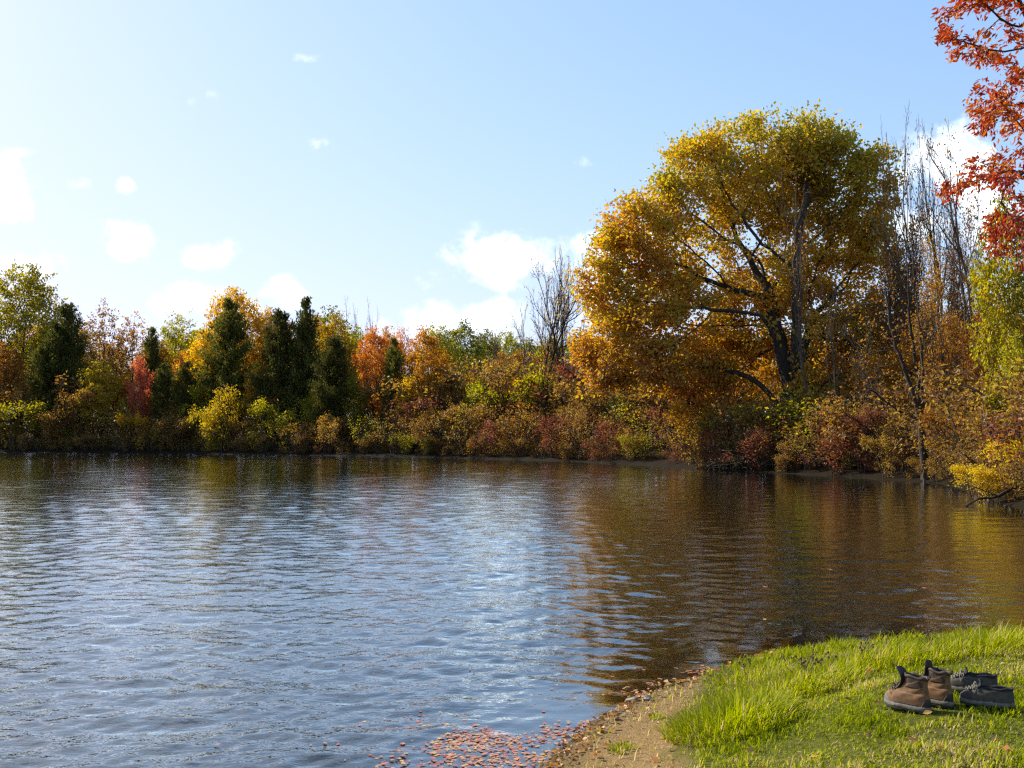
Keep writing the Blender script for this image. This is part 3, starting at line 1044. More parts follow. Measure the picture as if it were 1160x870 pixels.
C = [
 ('cedar1', 76, 342, 56, 6, 'cedar', "dark cedar standing in front of the tall olive oak at far left"),
 ('cedar2', 55, 384, 42, 5, 'cedar', "shorter dark cedar pressed against the left side of a taller cedar"),
 ('cedar2', 172, 370, 24, 10, 'cedar', "narrow cedar top showing behind the red sapling"),
 ('cedar2', 187, 411, 29, 4, 'cedar', "narrow short cedar, left one of a close pair near the water"),
 ('cedar2', 211, 409, 31, 4, 'cedar', "narrow short cedar, right one of a close pair near the water"),
 ('cedar3', 260, 334, 74, 6, 'pine', "broad airy green pine in front of the golden maple"),
 ('cedar1', 318, 350, 54, 5, 'cedar', "dark cedar, left half of the tall joined twin"),
 ('cedar3', 347, 332, 52, 5.5, 'cedar', "tallest dark cedar with a ragged spire top"),
 ('cedar1', 378, 380, 46, 3.5, 'cedar', "rounded dark green cedar left of the red orange maple"),
 ('cedar3', 447, 380, 42, 5, 'pine', "dull green cedar between the red orange and orange gold maples"),
]
for (kd, px, yt, w, off, mt, lb) in C:
    place("cedar_tree", kd, px, yt, w, off, mt, lb, "cedar", CE)

B = [
 ('bare2', 410, 336, 48, 19, 'brown', "bare rounded tree top above the yellow tree and red maple", BARKG),
 ('bare2', 612, 272, 130, 7, 'gold', "tall bare tree with vee shaped limbs left of the great oak", BARK),
 ('bare3', 645, 272, 66, 8, 'rust', "tall thin bare tree touching the great oak's left branches", BARK),
 ('whip', 545, 358, 26, 6, 'brown', "thin bare whip standing over the light green tree", BARKG),
 ('whip', 575, 372, 24, 8, 'brown', "thin bare whip left of the vee shaped bare tree", BARKG),
 ('bare1', 925, 190, 72, 3.2, 'rust', "slender grey bare tree in front of the great oak's trunk", BARKG),
 ('bare1', 962, 300, 60, 2.6, 'brown', "shorter grey sapling right of the oak's trunk", BARKG),
 ('bare2', 1060, 108, 130, 10, 'brown', "tallest bare tree against the white cloud right of the great oak", TWIG),
 ('bare3', 1102, 118, 105, 11, 'brown', "bare tree between the cloud and the red foreground branches", TWIG),
 ('bare1', 1022, 165, 80, 8, 'rust', "bare tree with few rusty leaves at the great oak's right edge", TWIG),
 ('bare2', 1078, 330, 96, 4, 'brown', "spreading brown twiggy tree behind the leaning waterside tree", BARK),
 ('bare3', 990, 355, 70, 3, 'brown', "low forking bare tree over the burgundy shrubs", BARKG),
 ('bare3', 1152, 395, 36, 2.5, 'yellow', "pale stemmed bare tree at the right edge of the wood", BARKL),
]
for (kd, px, yt, w, off, mt, lb, bk) in B:
    place("bare_tree", kd, px, yt, w, off, mt, lb, "bare tree", BT, bk)


# ---- trees on the rise beyond, seen between the maples and the great oak
HL = [
 (496, 378, 56, 'olive'), (524, 372, 52, 'green'), (548, 378, 50, 'green'), (575, 385, 50, 'olive'), (600, 392, 52, 'green'),
 (628, 386, 56, 'olive'), (655, 390, 52, 'green'), (510, 396, 56, 'green'), (540, 398, 56, 'olive'), (590, 405, 52, 'rust'),
 (620, 402, 60, 'olive'), (560, 392, 40, 'olive'), (676, 398, 50, 'olive'),
]
HLAB = ["olive crown beyond the lake directly right of the orange gold maple", "green rounded crown forming the high point of the distant rise",
        "green crown on the distant rise above the light green tree", "olive crown on the distant rise left of the vee shaped bare tree",
        "green crown on the distant rise behind the vee shaped bare tree's left limb", "olive crown on the distant rise behind the tall bare trees",
        "green crown on the distant rise near the great oak's left edge", "lower green crown on the rise just behind the dull brown tree",
        "lower olive crown on the rise behind the thin bare whip", "rust brown crown low on the distant rise",
        "wide olive crown low on the rise behind the vee shaped bare tree", "small olive crown on the rise between two green crowns",
        "olive crown on the rise partly hidden by the great oak"]
for i, ((px, yt, w, mt), lb) in enumerate(zip(HL, HLAB)):
    place("distant_tree", ('round', 'oval', 'wild')[i % 3], px, yt - 9, w * 1.25, 0, mt, lb, "tree", HT, Y=112 + (i * 7) % 30)

# ---- shrubs on the waterline
S = [
 ('shrub1', 18, 455, 84, 2.0, 'olive', "wide olive green shrub at the left edge of the far shore"),
 ('shrub2', 62, 462, 46, 2.0, 'umber', "rusty shrub between the wide olive green shrub and the cedar"),
 ('shrub3', 92, 440, 60, 3.0, 'umber', "grey brown shrub below the leaning cedar"),
 ('twiggy', 138, 452, 52, 2.0, 'olive', "olive shrub under the yellow green sapling"),
 ('shrub3', 160, 468, 42, 1.6, 'gold', "golden shrub below the red sapling"),
 ('shrub2', 200, 470, 50, 2.2, 'brown', "brown shrub beneath the pair of narrow cedars"),
 ('shrub4', 256, 434, 54, 2.0, 'yellow', "yellow shrub below the broad green pine"),
 ('shrub2', 236, 456, 34, 1.6, 'yellow', "smaller yellow shrub on the left flank of a larger yellow shrub"),
 ('shrub3', 300, 452, 64, 2.4, 'olive', "dull olive shrub under the joined twin cedars"),
 ('twiggy', 338, 474, 44, 1.6, 'umber', "dark brown low shrub under the tallest cedar"),
 ('shrub3', 372, 468, 60, 1.8, 'umber', "olive brown shrub below the rounded cedar"),
 ('twiggy', 414, 468, 54, 1.8, 'olive', "olive shrub at the foot of the red orange maple"),
 ('twiggy', 448, 466, 60, 1.8, 'brown', "dark twiggy shrub below the dull green cedar"),
 ('shrub3', 486, 462, 56, 1.8, 'brown', "brown shrub under the orange gold maple"),
 ('twiggy', 524, 452, 66, 1.8, 'brown', "grey brown thicket in the middle of the far shore"),
 ('shrub4', 556, 474, 44, 1.4, 'burgundy', "burgundy shrub at the waterline left of the vee shaped bare tree"),
 ('twiggy', 590, 448, 72, 2.0, 'rust', "twiggy reddish brown thicket below the vee shaped bare tree"),
 ('shrub4', 628, 468, 58, 1.6, 'burgundy', "thin burgundy shrub below the tall bare trees"),
 ('twiggy', 660, 462, 60, 1.6, 'brown', "brown twiggy shrub left of the reddish shrub at the clearing"),
 ('shrub4', 690, 474, 56, 1.5, 'burgundy', "reddish shrub at the waterline left of the small clearing"),
 ('twiggy', 714, 480, 40, 1.4, 'rust', "low rusty shrub beside the small grassy clearing"),
 ('shrub1', 780, 455, 66, 2.0, 'gold', "yellowish shrub right of the small clearing below the oak"),
 ('shrub4', 806, 486, 62, 1.0, 'burgundy', "burgundy shrub trailing to the water below the yellowish shrub"),
 ('twiggy', 828, 444, 66, 2.4, 'rust', "reddish twiggy thicket left of the great oak's foot"),
 ('shrub4', 856, 484, 66, 1.0, 'burgundy', "red flecked shrub behind the tangle of dead branches"),
 ('twiggy', 878, 474, 66, 2.0, 'umber', "low brown thicket right in front of the great oak's trunk"),
 ('twiggy', 916, 470, 62, 1.6, 'brown', "brown thicket at the foot of the slender grey tree"),
 ('shrub4', 948, 482, 70, 1.0, 'burgundy', "broad burgundy shrub over the water right of the oak"),
 ('shrub3', 976, 462, 66, 1.6, 'burgundy', "tall burgundy shrub behind the broad waterside one"),
 ('shrub3', 1004, 492, 52, .9, 'umber', "rusty shrub at the waterline left of the leaning tree"),
 ('twiggy', 1020, 450, 84, 2.0, 'brown', "brown thicket behind the rusty waterline shrub"),
 ('shrub3', 1066, 492, 60, 1.6, 'umber', "rusty shrub right of the leaning waterside tree"),
 ('shrub3', 1090, 462, 72, 2.6, 'rust', "orange tinged shrub behind the yellow overhanging bush"),
 ('shrub2', 1146, 488, 66, 2.0, 'sunny', "tall yellow shrub at the right edge above the overhanging bush"),
 ('shrub1', 1106, 526, 66, -.1, 'sunny', "bright yellow bush overhanging the water at right"),
 ('shrub2', 1195, 470, 90, 2.0, 'yellow', "yellow shrub mostly outside the right edge"),
]
for (kd, px, yt, w, off, mt, lb) in S:
    Y = None
    if lb.startswith("bright yellow bush"):
        Y = 24.0
    elif lb.startswith("tall yellow shrub"):
        Y = 23.6
    elif lb.startswith("yellow shrub mostly"):
        Y = 22.6
    place("shrub", kd, px, yt, w * 1.12, off - .7, mt, lb, "shrub", SH, Y=Y)


# ---- leaning forked tree at the waterside
def leaning_tree():
    Y = shore_D(1047) + .35
    p = at(1047, 545, Y)
    zb = max(float(land_h(p[0], Y)), .02)
    rng = np.random.default_rng(91)
    mpp = Y / FPX
    nodes, par = [], []

    def limb(prev, pts):
        for k in range(len(pts) - 1):
            a, b = np.array(pts[k]), np.array(pts[k + 1])
            n = max(1, int(np.linalg.norm(b - a) / .28))
            for j in range(1, n + 1):
                nodes.append(a + (b - a) * j / n + rng.normal(0, .02, 3)); par.append(prev); prev = len(nodes) - 1
        return prev

    def w(px, py, dy=0):
        q = at(px, py, Y + dy)
        return (q[0] - p[0], dy, q[2] - zb)
    nodes.append(np.array([.12, 0, -.4])); par.append(-1)
    fork = limb(0, [(.12, 0, -.4), w(1047, 520), w(1043, 478)])
    limb(fork, [w(1043, 478), w(1032, 440), w(1010, 375, .4), w(1002, 320, .6)])
    limb(fork, [w(1043, 478), w(1040, 430), w(1030, 360, -.4), w(1028, 300, -.5)])
    limb(fork, [w(1043, 478), w(1046, 420), w(1038, 330, .5)])
    limb(fork, [w(1043, 478), w(1012, 462, -.5), w(985, 440, -.8)])
    n = 420
    att = np.stack([rng.uniform(-2.4, 1.0, n), rng.normal(0, 1.0, n), rng.uniform(2.6, 7.2, n)], 1)
    P, pr_ = grow(att, nodes, par, .26, 1.6, .4, 40, rng, droop=-.15)
    r = radii(P, pr_, .007, 2.3, .13)
    V, F = tubes(P, pr_, r, 6, (.5, .5))
    o = empty("bare_tree", (p[0], Y, zb))
    tag(o, "dark leaning forked tree rooted at the water's edge on the right", "bare tree", BT)
    link("trunk", mesh_np("trunk", V, F, True), BARK, o)
    tips = np.where(r < .014)[0]
    pick = rng.choice(tips, 700)
    pos = P[pick] + rng.normal(0, .12, (700, 3))
    V, F = leaf_quads(pos, unit(pos), .11, .6, rng)
    link("crown", mesh_np("crown", V, F, False, {"tone": tone_field(pos, rng)}), M['rust'], o)


leaning_tree()


# ---- one mass of wood behind, and the tangle under the trees
def merged(name, label, items, mats, kind="stuff"):
    """a far mass that nobody could count: copies of grown plants in ONE object"""
    Vs, Fs, T_, I_ = [], [], [], []
    off = 0
    for (kd, x, y, z, h, w, rz, mi, frac) in items:
        pr = PROTO[kd]
        for part in ('trunk', 'crown'):
            me = pr[part]
            V = np.empty(len(me.vertices) * 3, np.float32); me.vertices.foreach_get("co", V); V = V.reshape(-1, 3)
            F = np.empty(len(me.loops), np.int32); me.loops.foreach_get("vertex_index", F); F = F.reshape(-1, 4)
            if part == 'crown':
                tn = np.empty(len(F), np.float32); me.attributes["tone"].data.foreach_get("value", tn)
                k = int(len(F) * frac)
                F = F[:k]; tn = tn[:k]; V = V[:k * 4]
                mat_i = np.full(len(F), mi)
            else:
                tn = np.zeros(len(F)); mat_i = np.full(len(F), len(mats) - 1)
            c, s = math.cos(rz), math.sin(rz)
            V = V * np.array([w / pr['W'], w / pr['W'], h / pr['H']])
            V = np.stack([V[:, 0] * c - V[:, 1] * s + x, V[:, 0] * s + V[:, 1] * c + y, V[:, 2] + z], 1)
            Vs.append(V); Fs.append(F + off); T_.append(tn); I_.append(mat_i)
            off += len(V)
    me = mesh_np(name, np.concatenate(Vs), np.concatenate(Fs), False, {"tone": np.concatenate(T_)})
    for m in mats:
        me.materials.append(m)
    me.polygons.foreach_set("material_index", np.concatenate(I_).astype(np.int32))
    o = link(name, me)
    tag(o, label, name.replace("_", " "), None, kind)


def wood_and_undergrowth():
    rng = np.random.default_rng(8)
    mats = [M['rust'], M['olive'], M['brown'], M['green'], M['gold'], TWIG]
    it = []
    for px in np.arange(-330, 1420, 25):
        Y = shore_D(px) + rng.uniform(16, 34)
        if 700 < px < 1160: Y += 6
        p = at(px + rng.uniform(-8, 8), 480, Y)
        h = rng.uniform(8.0, 11.0) * (1.15 if px < 420 else .55 if px < 690 else .82)
        z = float(land_h(p[0], Y))
        kd = ('wild', 'round', 'loose', 'oval')[rng.integers(4)]
        it.append((kd, p[0], Y, z - .2, h, h * rng.uniform(.6, .8), rng.uniform(0, 6.28), int(rng.choice(5, p=[.28, .26, .24, .12, .10])), .62))
    merged("woodland", "mixed brown and olive woodland massed behind the trees of the far bank", it, mats)
    it = []
    mats = [M['brown'], M['umber'], M['olive'], M['burgundy'], M['umber'], TWIG]
    for px in np.arange(-330, 1240, 9.0):
        for row in range(3):
            Y = shore_D(px) + (0.45, 2.2, 6.0)[row] + rng.uniform(-.25, 1.5)
            p = at(px + rng.uniform(-6, 6), 500, Y)
            if lake_sd(np.array([p[0]]), np.array([Y]))[0] < .1: continue
            if 728 < px < 752 and row < 2: continue
            if 830 < px and row == 2: continue
            h = (1.1, 2.5, 4.2)[row] * rng.uniform(.35, 1.45)
            z = float(land_h(p[0], Y))
            kd = ('shrub3', 'twiggy', 'shrub4', 'shrub2')[rng.integers(4)]
            if row == 2 or px > 960: kd = ('shrub3', 'twiggy')[rng.integers(2)]
            pm = [.38, .2, .14, .16, .12] if px > 480 else [.34, .2, .22, .06, .18]
            it.append((kd, p[0], Y, z - .1, h, h * rng.uniform(1.0, 1.7), rng.uniform(0, 6.28), int(rng.choice(5, p=pm)), .5))
    merged("undergrowth", "tangled brown and burgundy undergrowth between the shrubs of the far shore", it, mats)


wood_and_undergrowth()


# ---- dead branches lying in the water below the oak, a pale post, a fallen limb
def dead_branches():
    Y = shore_D(842) + .1
    p = at(842, 526, Y)
    rng = np.random.default_rng(17)
    nodes, par = [np.array([0, 0.6, .5])], [-1]
    att = np.stack([rng.uniform(-1.6, 1.5, 260), rng.uniform(-.9, .8, 260), np.abs(rng.normal(.1, .55, 260)) - .08], 1)
    P, pr_ = grow(att, nodes, par, .14, 1.4, .2, 60, rng, jit=.5)
    V, F = tubes(P, pr_, radii(P, pr_, .007, 2.2, .045), 5)
    o = link("dead_branches", mesh_np("dead_branches", V, F, True), BARKG, None, (p[0], Y, .02))
    tag(o, "grey tangle of dead branches lying in the water below the great oak", "branches")
    Y = shore_D(1125) - 0.2
    q = at(1108, 576, 22.5)
    nodes, par = [np.array([2.2, 1.0, .55])], [-1]
    for j in range(1, 15):
        nodes.append(np.array([2.2 - j * .19, 1.0 - j * .07, .55 - j * .042 + .04 * math.sin(j * 1.3)])); par.append(j - 1)
    for j, (dx, dz) in ((5, (-.3, .4)), (8, (-.5, .2)), (11, (-.4, -.22))):
        prev = j
        for k in range(1, 5):
            nodes.append(nodes[j] + np.array([dx * k * .35, -.06 * k, dz * k * .3])); par.append(prev); prev = len(nodes) - 1
    P = np.array(nodes); pr_ = np.array(par)
    V, F = tubes(P, pr_, radii(P, pr_, .012, 2.2, .05), 6)
    o = link("fallen_branch", mesh_np("fallen_branch", V, F, True), BARK, None, (q[0], 22.5, .02))
    tag(o, "dark fallen branch dipping into the water below the yellow bush", "branch")
    # pale broken stake by the leaning tree
    q = at(1046.5, 549, shore_D(1046) - .35)
    V, F = tubes(np.array([[0, 0, -.5], [.02, 0, .06], [0, .02, .22], [.03, .02, .40]]), np.array([-1, 0, 1, 2]), np.array([.05, .045, .042, .03]), 7)
    o = link("wooden_stake", mesh_np("wooden_stake", V, F, True), BARKG, None, (q[0], q[1], 0))
    tag(o, "short broken stake in the water before the leaning tree", "stake")


dead_branches()


# ------------------------------------------------------------------ red tree at the right, near the camera
def red_tree():
    rng = np.random.default_rng(61)
    Yc = 7.6
    base = np.array([6.35, 7.7])
    zb = float(land_h(*base))
    # silhouette of the hanging sprays (photo pixels), as lobes in space
    L = [(1110, 30, 50, 45, 0), (1150, 70, 50, 40, .2), (1120, 112, 34, 22, -.3), (1105, 205, 40, 26, -.1), (1140, 170, 40, 55, .3), (1150, 240, 34, 40, 0),
         (1160, 290, 22, 30, -.2), (1085, 15, 26, 14, .3), (1185, 120, 60, 120, .4), (1190, -60, 110, 80, .2), (1140, -40, 70, 50, -.5)]
    lobes = []
    for (x, y, a, b, dy) in L:
        p = at(x, y, Yc + dy)
        m = Yc / FPX
        lobes.append((p[0] - base[0], p[1] - base[1], p[2] - zb, a * m, .55, b * m))
    for q in range(9):
        a = q * .7
        lobes.append((.4 + 1.9 * math.cos(a - 1.3), 1.6 * math.sin(a - 1.3), 4.6 + .9 * math.sin(q * 2.1), 1.15, 1.15, 1.0))
    lobes.append((.2, .1, 6.0, 1.6, 1.5, .9))
    lo = np.array(lobes)
    att = np.concatenate([lobes_points(lobes[:11], 900, rng, .2), lobes_points(lobes[11:], 700, rng, .4)])
    nodes, par = [], []
    for j in range(13):
        nodes.append(np.array([.05 * math.sin(j * .7) - .02 * j, .04 * math.cos(j * .6), j * .25 - (.35 if j == 0 else 0)])); par.append(j - 1)
    # long limbs toward the water side
    for (tx, ty, tz, st) in ((1175, 40, 0, 9), (1180, 190, 0, 7), (1190, 110, .3, 8)):
        e = at(tx, ty, Yc + tz) - np.array([base[0], base[1], zb])
        b0 = nodes[st]; prev = st
        k = 12
        for j in range(1, k + 1):
            t = j / k
            q = b0 + (e - b0) * t + np.array([0, 0, .30 * math.sin(t * math.pi)])
            nodes.append(q); par.append(prev); prev = len(nodes) - 1
    P, pr_ = grow(att, nodes, par, .13, 1.8, .2, 110, rng, droop=.03, jit=.2)
    r = radii(P, pr_, .0028, 2.2, .13)
    V, F = tubes(P, pr_, r, 6, (.6, .6))
    o = empty("red_leaved_tree", (base[0], base[1], zb))
    tag(o, "red orange leaved tree on the near bank whose branches hang in at the upper right", "tree")
    link("trunk", mesh_np("trunk", V, F, True), BARK, o)
    tips = np.where((r < .0065))[0]
    n = 32000
    w = np.where(P[tips, 0] < -1.6, 2.4, 1.0)
    pick = rng.choice(tips, n, p=w / w.sum())
    pos = P[pick] + rng.normal(0, .035, (n, 3))
    # six-sided pointed leaflets, folded along the midrib and drooping
    d = unit(P[pick] - P[np.maximum(pr_[pick], 0)])
    ax = unit(d * .7 + rng.normal(0, .55, (n, 3)) + np.array([-.15, 0, -.45]))
    nr = unit(rng.normal(0, .6, (n, 3)) + np.array([0, 0, .5]))
    sd_ = unit(np.cross(ax, nr)); nr = np.cross(sd_, ax)
    s = rng.uniform(.030, .060, n)[:, None]; wd = s * rng.uniform(.30, .42, (n, 1))
    V = np.stack([pos, pos + ax * s * .3 + sd_ * wd * .5 + nr * wd * .18, pos + ax * s * .65 + sd_ * wd * .42 + nr * wd * .12 - nr * s * .05,
                  pos + ax * s - nr * s * .14, pos + ax * s * .65 - sd_ * wd * .42 + nr * wd * .12 - nr * s * .05, pos + ax * s * .3 - sd_ * wd * .5 + nr * wd * .18,
                  pos + ax * s * .5 - nr * s * .03], 1).reshape(-1, 3)
    k = np.arange(n)[:, None] * 7
    F = np.concatenate([k + np.array([[0, 1, 2, 6]]), k + np.array([[6, 2, 3, 3]])[:, [0, 1, 2, 2]], k + np.array([[0, 6, 4, 5]])])
    F = np.concatenate([k + np.array([[0, 1, 2, 6]]), k + np.array([[6, 2, 3, 4]]), k + np.array([[0, 6, 4, 5]])])
    tn1 = tone_field(pos, rng, .55, .4, .24, 1.6, 5)
    tn = np.concatenate([tn1, tn1, tn1])
    link("crown", mesh_np("crown", V, F, False, {"tone": tn}), M['nearred'], o)


M['nearred'] = leaf_mat("crimson_leaves", [(0, (.16, .024, .028)), (.35, (.36, .055, .028)), (.7, (.52, .12, .03)), (1, (.58, .24, .035))], trans=.45, rough=.38, tgain=1.25)
red_tree()
# ------------------------------------------------------------------ near bank: grass, leaves, stones
def blades(x, y, z, h, w, az, bend, name, tones):
    """three-section blades of grass, tapering and bending over"""
    n = len(x)
    b = np.stack([x, y, z - .006], 1)
    d = np.stack([np.cos(az), np.sin(az), np.zeros(n)], 1)
    s = np.stack([-np.sin(az), np.cos(az), np.zeros(n)], 1)
    up = np.array([0, 0, 1.0])
    rows = []
    for t, k in ((0, 1.0), (.45, .85), (.8, .5), (1.0, .08)):
        c = b + up * (h * (t - .35 * bend * t ** 2))[:, None] + d * (h * bend * t ** 1.9)[:, None]
        rows += [c - s * (w * k * .5)[:, None], c + s * (w * k * .5)[:, None]]
    V = np.stack(rows, 1).reshape(-1, 3)
    k = np.arange(n)[:, None] * 8
    F = np.concatenate([k + np.array([[0, 1, 3, 2]]), k + np.array([[2, 3, 5, 4]]), k + np.array([[4, 5, 7, 6]])])
    return mesh_np(name, V, F, False, {"tone": np.concatenate([tones] * 3)})


M['grass'] = leaf_mat("grass_blades", [(0, (.09, .11, .006)), (.4, (.225, .265, .008)), (.7, (.39, .39, .02)), (.86, (.44, .36, .10)), (1, (.50, .39, .20))], trans=.45, rough=.8, vary=0, spec=.02)


def build_grass():
    rng = np.random.default_rng(3)
    n = 440000
    # denser where it stands closer
    x = rng.uniform(-.6, 6.2, n); y = 2.6 + 8.4 * rng.random(n) ** 1.25
    cone = np.abs(x) < y * .62 + .5
    keep = cone | (rng.random(n) < .25)
    x, y = x[keep], y[keep]
    sd = lake_sd(x, y)
    so = soil_sd(x, y) + .45 * (fbm(x * 3.5, y * 3.5, 61) - .47)
    dens = sstep(.02, .22, sd + .18 * (fbm(x * 5, y * 5, 63) - .47)) * (sstep(-.05, .22, so) * .93 + .07)
    worn = sstep(.38, .56, fbm(x * 3.1 + 4, y * 3.1, 64))
    dens *= .48 + .52 * worn
    keep = rng.random(len(x)) < dens
    x, y, sd, so = x[keep], y[keep], sd[keep], so[keep]
    n = len(x)
    z = land_h(x, y, sd)
    lush = fbm(x * 1.3, y * 1.3, 65)
    h = rng.uniform(.012, .036, n) * (.55 + .6 * lush + .9 * sstep(.38, .62, fbm(x * 7, y * 7, 67))) * (1 + 1.2 * sstep(1.0, .25, sd) * rng.random(n))
    w = rng.uniform(.0034, .0066, n) * np.where(rng.random(n) < .18, 1.7, 1)
    bend = rng.uniform(.15, 1.0, n)
    bare = sstep(.1, -.05, so)
    straw = bare * .9 + sstep(.47, .68, fbm(x * 2.1, y * 2.1, 66)) * .48
    tn = np.clip(.38 + (lush - .47) * .5 + rng.normal(0, .17, n) + straw * rng.random(n) * 1.6 + (rng.random(n) < .07) * .4, 0, 1)
    me = blades(x, y, z, h, w, rng.uniform(0, 6.28, n), bend, "lawn_grass", tn)
    o = link("grass", me, M['grass'])
    tag(o, "short bright green grass covering the near bank", "grass", None, "stuff")


build_grass()


def tuft(px, py, zg, spread, hmax, n, label, seed, dry=0.0, wide=1.0):
    q = on_plane(px, py, zg)
    rng = np.random.default_rng(seed)
    a = rng.uniform(0, 6.28, n); r = spread * np.sqrt(rng.random(n))
    x, y = r * np.cos(a) * wide, r * np.sin(a)
    gx, gy = x + q[0], y + q[1]
    ok = lake_sd(gx, gy) > .03
    x, y, gx, gy, a, r = x[ok], y[ok], gx[ok], gy[ok], a[ok], r[ok]
    n = len(x)
    zb = float(land_h(*q))
    z = land_h(gx, gy) - zb
    h = hmax * rng.uniform(.45, 1, n) * (1 - .45 * (r / spread) ** 2)
    az = a + rng.normal(0, .7, n)
    bend = np.clip(rng.normal(.45, .25, n) + .35 * r / spread, .05, 1.2)
    tn = np.clip(.42 + rng.normal(0, .18, n) + (rng.random(n) < (.12 + dry)) * .42, 0, 1)
    me = blades(x, y, z, h, rng.uniform(.004, .0075, n), az, bend, "grass_tuft", tn)
    o = link("grass_tuft", me, M['grass'], None, (q[0], q[1], zb))
    tag(o, label, "grass tuft", "tall grass tufts on the near bank")


tuft(828, 812, .22, .34, .19, 2300, "big lush tuft of long grass beside the bare soil", 1)
tuft(846, 792, .25, .26, .17, 1300, "long grass tuft just behind the biggest tuft", 2)
tuft(905, 768, .28, .30, .20, 1300, "ragged grass tuft with dry stalks on the bank edge", 3, .15, 1.3)
tuft(948, 752, .28, .26, .19, 1100, "tall grass tuft on the bank edge left of the boots", 4, .08, 1.4)
tuft(1010, 746, .32, .34, .17, 1300, "tall grass fringe behind the brown boots", 5, .08, 1.6)
tuft(1080, 741, .34, .34, .16, 1300, "tall grass fringe behind the grey shoes", 6, .05, 1.6)
tuft(1146, 738, .35, .34, .15, 1300, "tall grass fringe at the right edge of the bank", 7, .05, 1.6)
tuft(872, 778, .24, .30, .18, 420, "thin dry grass tuft between the long tuft and the ragged tuft", 11, .35, 1.2)
tuft(985, 747, .3, .22, .24, 260, "sparse tall grass stems on the bank edge just left of the boots' tongues", 12, .3, 1.5)
tuft(1115, 738, .34, .26, .22, 300, "sparse tall grass stems rising above the fringe behind the grey shoes", 13, .25, 1.5)
tuft(856, 760, .15, .18, .16, 300, "dry yellow grass at the water's edge left of the weeds", 14, .5, 1.4)
tuft(704, 838, .12, .07, .07, 130, "small green tuft growing alone in the bare soil", 8)
tuft(742, 806, .1, .05, .06, 70, "tiny green sprout in the soil near the grass edge", 9)


def leaf_plates(x, y, z, size, rng, name, tilt=.5, curl=.25):
    """fallen leaves: small lobed plates, curled up at the sides"""
    n = len(x)
    az = rng.uniform(0, 6.28, n)
    ax = np.stack([np.cos(az), np.sin(az), rng.normal(0, tilt * .5, n)], 1); ax = unit(ax)
    nr = unit(np.stack([rng.normal(0, tilt, n), rng.normal(0, tilt, n), np.ones(n)], 1))
    sd = unit(np.cross(nr, ax)); nr = np.cross(ax, sd)
    c = np.stack([x, y, z], 1)
    s = size[:, None]
    w = s * rng.uniform(.45, .8, (n, 1))
    cu = s * curl * rng.uniform(-.2, 1, (n, 1))
    V = np.stack([c - ax * s * .5, c - ax * s * .1 + sd * w * .5 + nr * cu, c + ax * s * .22 + sd * w * .33 + nr * cu * .7, c + ax * s * .5 + nr * cu * .3,
                  c + ax * s * .22 - sd * w * .33 + nr * cu * .7, c - ax * s * .1 - sd * w * .5 + nr * cu], 1).reshape(-1, 3)
    k = np.arange(n)[:, None] * 6
    F = np.concatenate([k + np.array([[0, 1, 2, 3]]), k + np.array([[0, 3, 4, 5]])])
    tn = rng.random(n)
    return mesh_np(name, V, F, False, {"tone": np.concatenate([tn, tn])})


M['litter'] = leaf_mat("fallen_leaves", [(0, (.12, .07, .035)), (.3, (.26, .15, .06)), (.55, (.42, .22, .05)), (.75, (.50, .19, .05)), (1, (.45, .33, .12))], trans=.2, vary=0)
M['floating'] = leaf_mat("wet_leaves", [(0, (.30, .10, .07)), (.3, (.46, .17, .11)), (.55, (.52, .26, .13)), (.8, (.56, .36, .12)), (1, (.40, .09, .07))], trans=.15, vary=0, rough=.3)


